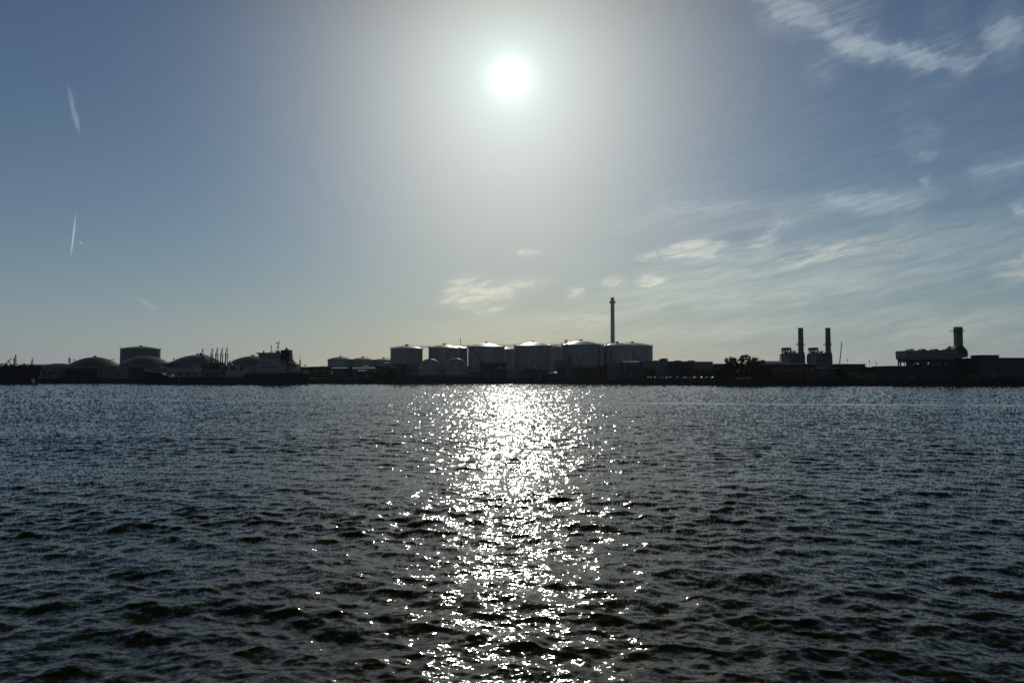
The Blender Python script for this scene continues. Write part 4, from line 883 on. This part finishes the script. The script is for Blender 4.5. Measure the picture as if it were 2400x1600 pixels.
mb = MB(); mb.path([(U(17), BY-2, ZZ(852)), (U(23), BY-2, ZZ(845.5)), (U(30.3), BY-2, ZZ(838.3))], .32, 6); mb.path([(U(23), BY-2, ZZ(846)), (U(28), BY-2, ZZ(850)), (U(29), BY-2, ZZ(857))], .3, 6); mb.ball((U(23), BY-2, ZZ(846.3)), .6, 6); mb.build('hose_crane', m_black, tk)
mb = MB()
for a, b in ((31, 35.8), (38, 36.2)): mb.bar((U(a), BY, ZZ(857)), (U(b), BY, ZZ(832.5)), .24, 5)
mb.bar((U(32.5), BY, ZZ(840)), (U(33), BY, ZZ(858)), .5, 6); mb.ball((U(35.8), BY, ZZ(832.3)), .65, 6); mb.ball((U(33), BY, ZZ(840.5)), .7, 6)
for i in range(6): mb.bar((U(33), BY, ZZ(841+i*2.5)), (U(37.4), BY, ZZ(844+i*2.4)), .13, 4)
mb.bar((U(37), BY, ZZ(841)), (U(36.8), BY, ZZ(853)), .3, 5); mb.bar((U(40.5), BY, ZZ(851)), (U(44), BY, ZZ(856.5)), .18, 4); mb.prism([(U(27), ZZ(858)), (U(30), ZZ(853)), (U(37), ZZ(853.4)), (U(40), ZZ(857.5))], BY-2, BY+2); mb.build('deck_crane', m_black, tk)
mb = MB(); rail(mb, [(U(34), Bf+1, ZZ(857.2)), (U(60), Bf+3, ZZ(857.1)), (U(92), BY-2, ZZ(856.8))], 1.0, .05); rail(mb, [(U(-60), Bf+.5, ZZ(862.5)), (U(24), Bf+.5, ZZ(862))], 1.0, .05); mb.build('deck_railing', m_black, tk)

# ------------------------------------------------------------------ jetty and loading arms
JY = 581.0; U = lambda p: X(p, JY); zj = Z(864, JY)
t = thing('jetty', (U(500), JY, 0), 'dark steel jetty platform under the loading arms behind the gas carrier', 'jetty')
mb = MB(); mb.box(U(452), U(556), JY-2, JY+6, Z(884, JY), Z(880, JY)); mb.build('deck', m_conc, t)
for p in range(456, 556, 12):
    mb = MB(); mb.bar((U(p), JY, -1.2), (U(p), JY, Z(884, JY)), .5, 8); mb.bar((U(p), JY+4, -1.2), (U(p), JY+4, Z(884, JY)), .5, 8); mb.build('pile', m_steel, t)
mb = MB(); mb.box(U(470), U(530), JY+2, JY+5, Z(866, JY), Z(864, JY)); mb.box(U(482), U(520), JY+2, JY+5, Z(858.5, JY), Z(852, JY))
for p in range(470, 531, 6): mb.bar((U(p), JY+3, Z(880, JY)), (U(p), JY+3, Z(850+(p % 4), JY)), .25, 5)
for i in range(9): mb.bar((U(470+i*6), JY+3, Z(866, JY)), (U(476+i*6), JY+3, Z(852, JY)), .18, 4)
mb.build('pipe_tower', m_black, t)
def arm_parts(px, ytop, label, first):
    x = U(px); z0 = Z(880, JY); zt = Z(ytop, JY); k = m_(1, JY)
    if first is not None:
        c = copy_tree(first); c.location = (x, JY, z0); c['label'] = label; c.scale = (1, 1, (zt-z0)/first['hh']); return c
    t = thing('loading_arm', (x, JY, z0), label, 'loading arm', 'marine loading arms'); t['hh'] = zt-z0
    zm = Z(ytop+12, JY)
    mb = MB(); mb.bar((x-3.6*k, JY, z0), (x-3.0*k, JY, zm), .55, 6, .42); mb.build('riser', m_black, t)
    mb = MB(); mb.bar((x-3.0*k, JY, zm-.5), (x, JY, zt), .34, 6, .26); mb.build('inboard_arm', m_black, t)
    mb = MB(); mb.bar((x, JY, zt), (x+1.7*k, JY, zm), .16, 5); mb.bar((x+1.1*k, JY, zm), (x+1.3*k, JY, Z(ytop+37, JY)), .42, 6, .3); mb.build('outboard_arm', m_black, t)
    mb = MB(); mb.ball((x-.1*k, JY, zt), .55, 8); mb.build('pulley', m_black, t, True)
    mb = MB(); mb.bar((x-3.2*k, JY, zm), (x+1.3*k, JY, zm-.6), .22, 5); mb.box(x-4*k, x-2.6*k, JY-.6, JY+.6, zm-.9, zm+.5); mb.build('counterweight', m_black, t)
    return t
f0 = None
for px, yt, lab in ((474.5, 818.5, 'leftmost loading arm, standing apart, crossed by a long boom'), (497, 818, 'second loading arm from the left, first of the close four'), (508.5, 816.8, 'middle loading arm of the five on the jetty'),
                    (520, 817.3, 'fourth loading arm from the left, in front of the bright dome edge'), (531.2, 816, 'rightmost loading arm with a stay cable sloping right')):
    c = arm_parts(px, yt, lab, f0); f0 = f0 or c
t = thing('jetty_crane', (U(500), JY+4, Z(880, JY)), 'long low jetty crane boom crossing the leftmost loading arm', 'crane')
mb = MB(); mb.bar((U(506), JY+4, Z(846, JY)), (U(480), JY+4, Z(832.5, JY)), .26, 5); mb.bar((U(480), JY+4, Z(832.5, JY)), (U(464), JY+4, Z(828.6, JY)), .3, 5); mb.bar((U(506), JY+4, Z(846, JY)), (U(490), JY+4, Z(842, JY)), .2, 5); mb.build('boom', m_black, t)
mb = MB(); mb.ball((U(464.5), JY+4, Z(829, JY)), .95, 6); mb.build('boom_head', m_black, t)
mb = MB(); mb.bar((U(506), JY+4, Z(880, JY)), (U(506), JY+4, Z(845, JY)), .6, 8); mb.build('column', m_black, t)
t = thing('gangway_crane', (U(536), JY+4, Z(880, JY)), 'stubby dark crane with sloping stays right of the rightmost loading arm', 'crane')
mb = MB(); mb.bar((U(532), JY+4, Z(846, JY)), (U(541), JY+4, Z(855, JY)), .35, 5); mb.bar((U(541), JY+4, Z(855, JY)), (U(536), JY+4, Z(880, JY)), .4, 5); mb.build('boom', m_black, t)
mb = MB(); mb.bar((U(532), JY+4, Z(833, JY)), (U(546), JY+4, Z(845, JY)), .09, 4); mb.build('stay_cable', m_steel, t)

# ------------------------------------------------------------------ cars on the quay
def car_parts(x, y, paint, label):
    t = thing('parked_car', (x, y, G), label, 'car', 'cars parked along the quay')
    mb = MB(); mb.prism([(x-2.2, G+.3), (x+2.2, G+.3), (x+2.2, G+.75), (x+1.4, G+.92), (x-1.9, G+.98), (x-2.2, G+.8)], y-.88, y+.88); mb.build('body', paint, t)
    mb = MB(); mb.prism([(x-1.7, G+.985), (x-1.2, G+1.38), (x+.4, G+1.38), (x+1.15, G+.93)], y-.76, y+.76); mb.build('window', m_glass, t)
    mb = MB(); mb.prism([(x-1.25, G+1.383), (x-1.0, G+1.46), (x+.2, G+1.46), (x+.45, G+1.383)], y-.74, y+.74); mb.build('roof', paint, t)
    for sx_ in (-1.35, 1.35):
        for sy_ in (-.8, .8):
            mb = MB(); mb.bar((x+sx_, y+sy_-.1, G+.32), (x+sx_, y+sy_+.1, G+.32), .32, 10); mb.build('wheel', m_tyre, t)
    return t
cn = ['silver', 'white', 'black', 'blue', 'red', 'grey']; cp = [1482, 1489, 1497, 1505, 1525, 1532, 1541, 1549, 1558, 1569, 1576, 1594, 1602, 1612, 1618, 1630, 1637, 1647, 1659, 1668, 1676, 1684]
protos = {}; r_ = random.Random(5); seen = {}
spots = {0: 'below the warehouse end', 1: 'before the black blocks', 2: 'below the penthouse', 3: 'below the blue loading bay', 4: 'below the grey warehouse bay', 5: 'beside the bushes'}
for i, px in enumerate(cp):
    y = shoreY(px)+11+r_.uniform(0, 2.5); c = cn[r_.choice([0, 0, 1, 2, 2, 3, 5, 5, 4])]
    reg = 0 if px < 1495 else 1 if px < 1535 else 2 if px < 1572 else 3 if px < 1622 else 4 if px < 1665 else 5
    k = seen.get((c, reg), 0); seen[(c, reg)] = k+1
    lab = '%s parked car on quay %s' % (c, spots[reg])+('' if k == 0 else (', right of the first %s one' % c if k == 1 else ', furthest right'))
    if c not in protos: protos[c] = car_parts(X(px, y, 5), y, CARS[cn.index(c)], lab)
    else:
        o = copy_tree(protos[c]); o.location = (X(px, y, 5), y, G); o['label'] = lab; o.rotation_euler.z = r_.choice([0, PI])+r_.uniform(-.15, .15)

# ------------------------------------------------------------------ vegetation
def leaf_cloud(lobes, n, size, seed):
    r = np.random.default_rng(seed); vs = []; fs = []
    wts = np.array([l[3]**2 for l in lobes]); wts = wts/wts.sum()
    for k in range(n):
        l = lobes[r.choice(len(lobes), p=wts)]; d = r.normal(size=3); d /= np.linalg.norm(d); rad = l[3]*(r.random()**0.45)*(1+0.28*r.normal()*.6)
        c = np.array(l[:3])+d*rad*np.array([1, 1, .85]); a = r.normal(size=3); a /= np.linalg.norm(a); b = np.cross(a, r.normal(size=3)); b /= np.linalg.norm(b); s = size*(.5+r.random())
        i = len(vs); vs += [tuple(c+a*s), tuple(c+b*s*.55), tuple(c-a*s), tuple(c-b*s*.55)]; fs.append((i, i+1, i+2, i+3))
    return vs, fs
def tree(px, ytop, Y, wpx, label, seed, name='tree', cat='tree', group='trees and bushes on the right bank', n=1500, sparse=False, g0=None):
    g0 = G if g0 is None else g0; x = X(px, Y); zt = Z(ytop, Y); W = m_(wpx, Y)/2; h = zt-g0; r = random.Random(seed)
    t = thing(name, (x, Y, g0), label, cat, group)
    mb = MB(); mb.bar((x, Y, g0-.2), (x+r.uniform(-.4, .4), Y, g0+h*.55), .10+h*.018, 8, .10+h*.009)
    tips = []
    for i in range(11 if not sparse else 16):
        a = r.uniform(0, 2*PI); f = r.uniform(.25, .6); b0 = Vector((x, Y, g0+h*f)); e = r.uniform(.45, 1.0)
        b1 = Vector((x+math.cos(a)*W*e*.85, Y+math.sin(a)*W*e*.85, g0+h*min(.95, f+r.uniform(.15, .42)))); mid_ = b0.lerp(b1, .5)+Vector((0, 0, h*.05))
        mb.bar(b0, mid_, .05+h*.006, 5, .04+h*.003); mb.bar(mid_, b1, .04+h*.003, 5, .03); tips.append(b1)
    if name == 'tree':
        for b1 in list(tips):
            for _ in range(5):
                d = Vector((r.uniform(-.7, .7), r.uniform(-.7, .7), r.uniform(.3, 1))); e = b1+d*h*r.uniform(.06, .15)
                if e.z < zt+.3: mb.bar(b1, e, .045, 4, .02)
    mb.build('trunk', m_bark, t)
    lobes = [(p.x, p.y, p.z, W*r.uniform(.22, .42)) for p in tips]+[(x+r.uniform(-.3, .3)*W, Y, g0+h*(.62 if not sparse else .5), W*(.62 if not sparse else .45)), (x+r.uniform(-.2, .2)*W, Y, zt-W*.42, W*.4), (x, Y, g0+h*.4, W*.6)]
    if name == 'bush':        # foliage down to the ground
        q = W if h > W else h*.9
        lobes = [(x+W*f+r.uniform(-.1, .1)*W, Y+r.uniform(-1, 1), g0+h*v, q*s_) for f, v, s_ in ((-.75, .2, .4), (-.45, .3, .5), (0, .3, .6), (.45, .3, .5), (.75, .2, .4), (-.5, .62, .38), (.1, .72, .36), (.5, .6, .36), (-.15, .8, .3))]
    lobes = [(a, b, min(c, zt-d*.8), d) for a, b, c, d in lobes]
    vs, fs = leaf_cloud(lobes, int(n*(1.7 if name == 'bush' else 1.8)), .45 if name == 'bush' else .27, seed); mb = MB(); mb.add(vs, fs)
    me = bpy.data.meshes.new('crown'); L0 = t.location; me.from_pydata([(a-L0.x, b-L0.y, c-L0.z) for a, b, c in vs], [], fs); me.materials.append(m_leaf)
    o = bpy.data.objects.new('crown', me); COL.objects.link(o); o.parent = t
    return t
TB = [(1751, 829, 492, 27, 'tallest bushy tree with a rounded top in the clump on the right bank', 2600, 0),
      (1737, 836, 494, 24, 'leafy tree leaning against the left of the tallest bushy tree', 1500, 0),
      (1711, 834, 490, 26, 'thin topped tree at the left of the clump with sky showing through', 1500, 1),
      (1722, 837, 493, 22, 'wispy tree between the thin topped tree and the tallest one', 1300, 1),
      (1772, 836, 490, 24, 'loose leafed tree just right of the tallest bushy tree', 1600, 1),
      (1785, 843, 488, 20, 'small tree at the right end of the clump, before the pale roof band', 900, 0),
      (1763, 841, 491, 22, 'dense small tree filling the gap right of the tallest tree', 1200, 0)]
for i, (px, yt, Y, wd, lab, n_, sp_) in enumerate(TB): tree(px, yt, Y, wd, lab, 100+i, n=n_, sparse=bool(sp_))
for i, (px, yt, wd, lab) in enumerate(((1698, 852, 26, 'dark bush at the left foot of the tree clump'), (1716, 847, 30, 'dark bush under the thin topped tree'), (1738, 846, 32, 'broad dark bush under the tallest tree on its left'), (1759, 846, 32, 'broad dark bush under the tallest tree on its right'), (1780, 849, 30, 'dark bush under the right end of the tree clump'), (1690, 866, 18, 'low bush where the row of cars ends'), (1798, 860, 26, 'low bush in front of the long dark quayside building'), (1966, 862, 26, 'rounded bush in front of the leaning crane boom'), (1978, 866, 22, 'smaller rounded bush right of the bush by the crane boom'))):
    tree(px, yt, 482, wd, lab, 200+i, name='bush', cat='bush', n=1800, group='bushes on the right bank')
for i, (px, yt, wd, lab, Y) in enumerate(((820, 855, 13, 'narrow dark cypress like column between the two bright roofed sheds', 615), (917, 864, 22, 'dull green bush on the quay left of the round domes', 600), (890, 868, 22, 'small dull bush on the quay beside the black garage', 600), (1528, 858, 22, 'dark bush in front of the warehouse beside the black canopy block', 556), (1655, 870, 30, 'low dark bush behind the cars below the grey warehouse bay', 530))):
    tree(px, yt, Y, wd, lab, 300+i, name='bush', cat='bush', n=1500, group='bushes on the tank terminal')
# grassy dyke right of the gas carrier
Y = 665; mb = MB(); r_ = random.Random(3); pl = [(X(690, Y), G-.05)]
for px in range(690, 1010, 8): pl.append((X(px, Y), Z(859.3-(1 if px > 745 else 0)+r_.uniform(-.5, .5), Y)))
pl.append((X(1010, Y), G-.05)); mb.prism(pl, Y, Y+8); struct(mb.build('dyke', m_land))
# rough growth along the right bank
r = np.random.default_rng(9); vs = []; fs = []
for k in range(16000):
    px = r.uniform(1450, 2430); Y = shoreY(px)+r.uniform(1.5, 12); hh = r.random()**1.6*(1.8 if px > 1690 else .8); zb = min(G, (Y-shoreY(px)+2)*.53-1.4)
    c = np.array([X(px, Y, 4), Y, zb+hh]); a = r.normal(size=3); a /= np.linalg.norm(a); b = np.cross(a, r.normal(size=3)); b /= np.linalg.norm(b); s = .3*(.5+r.random()); i = len(vs)
    vs += [tuple(c+a*s), tuple(c+b*s*.5), tuple(c-a*s), tuple(c-b*s*.5)]; fs.append((i, i+1, i+2, i+3))
me = bpy.data.meshes.new('undergrowth'); me.from_pydata(vs, [], fs); me.materials.append(m_leaf); o = bpy.data.objects.new('undergrowth', me); COL.objects.link(o)
o['kind'] = 'stuff'; tag(o, 'dark rough weeds and brambles growing along the right river bank', 'undergrowth')

# ------------------------------------------------------------------ gulls
def gull(px, py, Y, span, label, fl=1.0):
    x, z = X(px, Y), Z(py, Y); t = thing('gull', (x, Y, z), label, 'bird', 'gulls in the air'); k = span/2
    mb = MB(); mb.ball((x, Y, z), .075*k, 8, 1.3, 3.2, 1.1); mb.ball((x, Y-.28*k, z+.02), .055*k, 6, 1, 1.3, 1)
    for s in (-1, 1):
        pts = [(0, 0, .16, 0), (.38, .22*fl, .17, .02), (.7, .16*fl, .13, .08), (1.0, -.08*fl, .02, .2)]
        P = [(x+s*a*k, Y-c*k*.5+d*k, z+b*k) for a, b, c, d in pts]; Q = [(x+s*a*k, Y+c*k*.7+d*k, z+b*k) for a, b, c, d in pts]; n = 4
        mb.add(P+Q+[(p[0], p[1], p[2]+.02) for p in P]+[(p[0], p[1], p[2]+.02) for p in Q], [(i, i+1, n+i+1, n+i) for i in range(3)]+[(2*n+i, 2*n+i+1, 3*n+i+1, 3*n+i) for i in range(3)]+[(i, i+1, 2*n+i+1, 2*n+i) for i in range(3)]+[(n+i, n+i+1, 3*n+i+1, 3*n+i) for i in range(3)])
    mb.build('body', m_bird, t)
    mb = MB(); mb.prism([(x-.09*k, z), (x+.09*k, z), (x, z+.02)], Y+.2*k, Y+.42*k); mb.build('tail', m_bird, t)
gull(2116, 594.5, 210, 1.3, 'largest gull, gliding high right over the boiler stacks', 1.1)
gull(1494, 796.5, 420, 1.3, 'small gull low above the rightmost tall tank', -.8)
gull(1805, 698, 420, 1.1, 'tiny gull in the open sky left of the boiler stacks', 1.0)
gull(2099, 788, 380, 1.1, 'tiny gull low in the sky left of the square stack', .8)
gull(2331, 702, 420, 1.1, 'tiny gull in the sky near the right edge', 1.0)

# ------------------------------------------------------------------ haze
mb = MB(); mb.box(-XE-30, XE+30, -40, FAR+40, -4.5, 215); hz = mb.build('haze', m_glass); hz['kind'] = 'stuff'; tag(hz, 'thin pale river haze over the whole scene', 'haze')
hm = bpy.data.materials.new('haze'); hm.use_nodes = True; t = hm.node_tree; t.nodes.clear()
pv = t.nodes.new('ShaderNodeVolumePrincipled'); pv.inputs['Color'].default_value = (.86, .92, 1.0, 1); pv.inputs['Density'].default_value = 0.000028; pv.inputs['Anisotropy'].default_value = 0.6
ou = t.nodes.new('ShaderNodeOutputMaterial'); t.links.new(pv.outputs[0], ou.inputs['Volume']); hz.data.materials.clear(); hz.data.materials.append(hm)
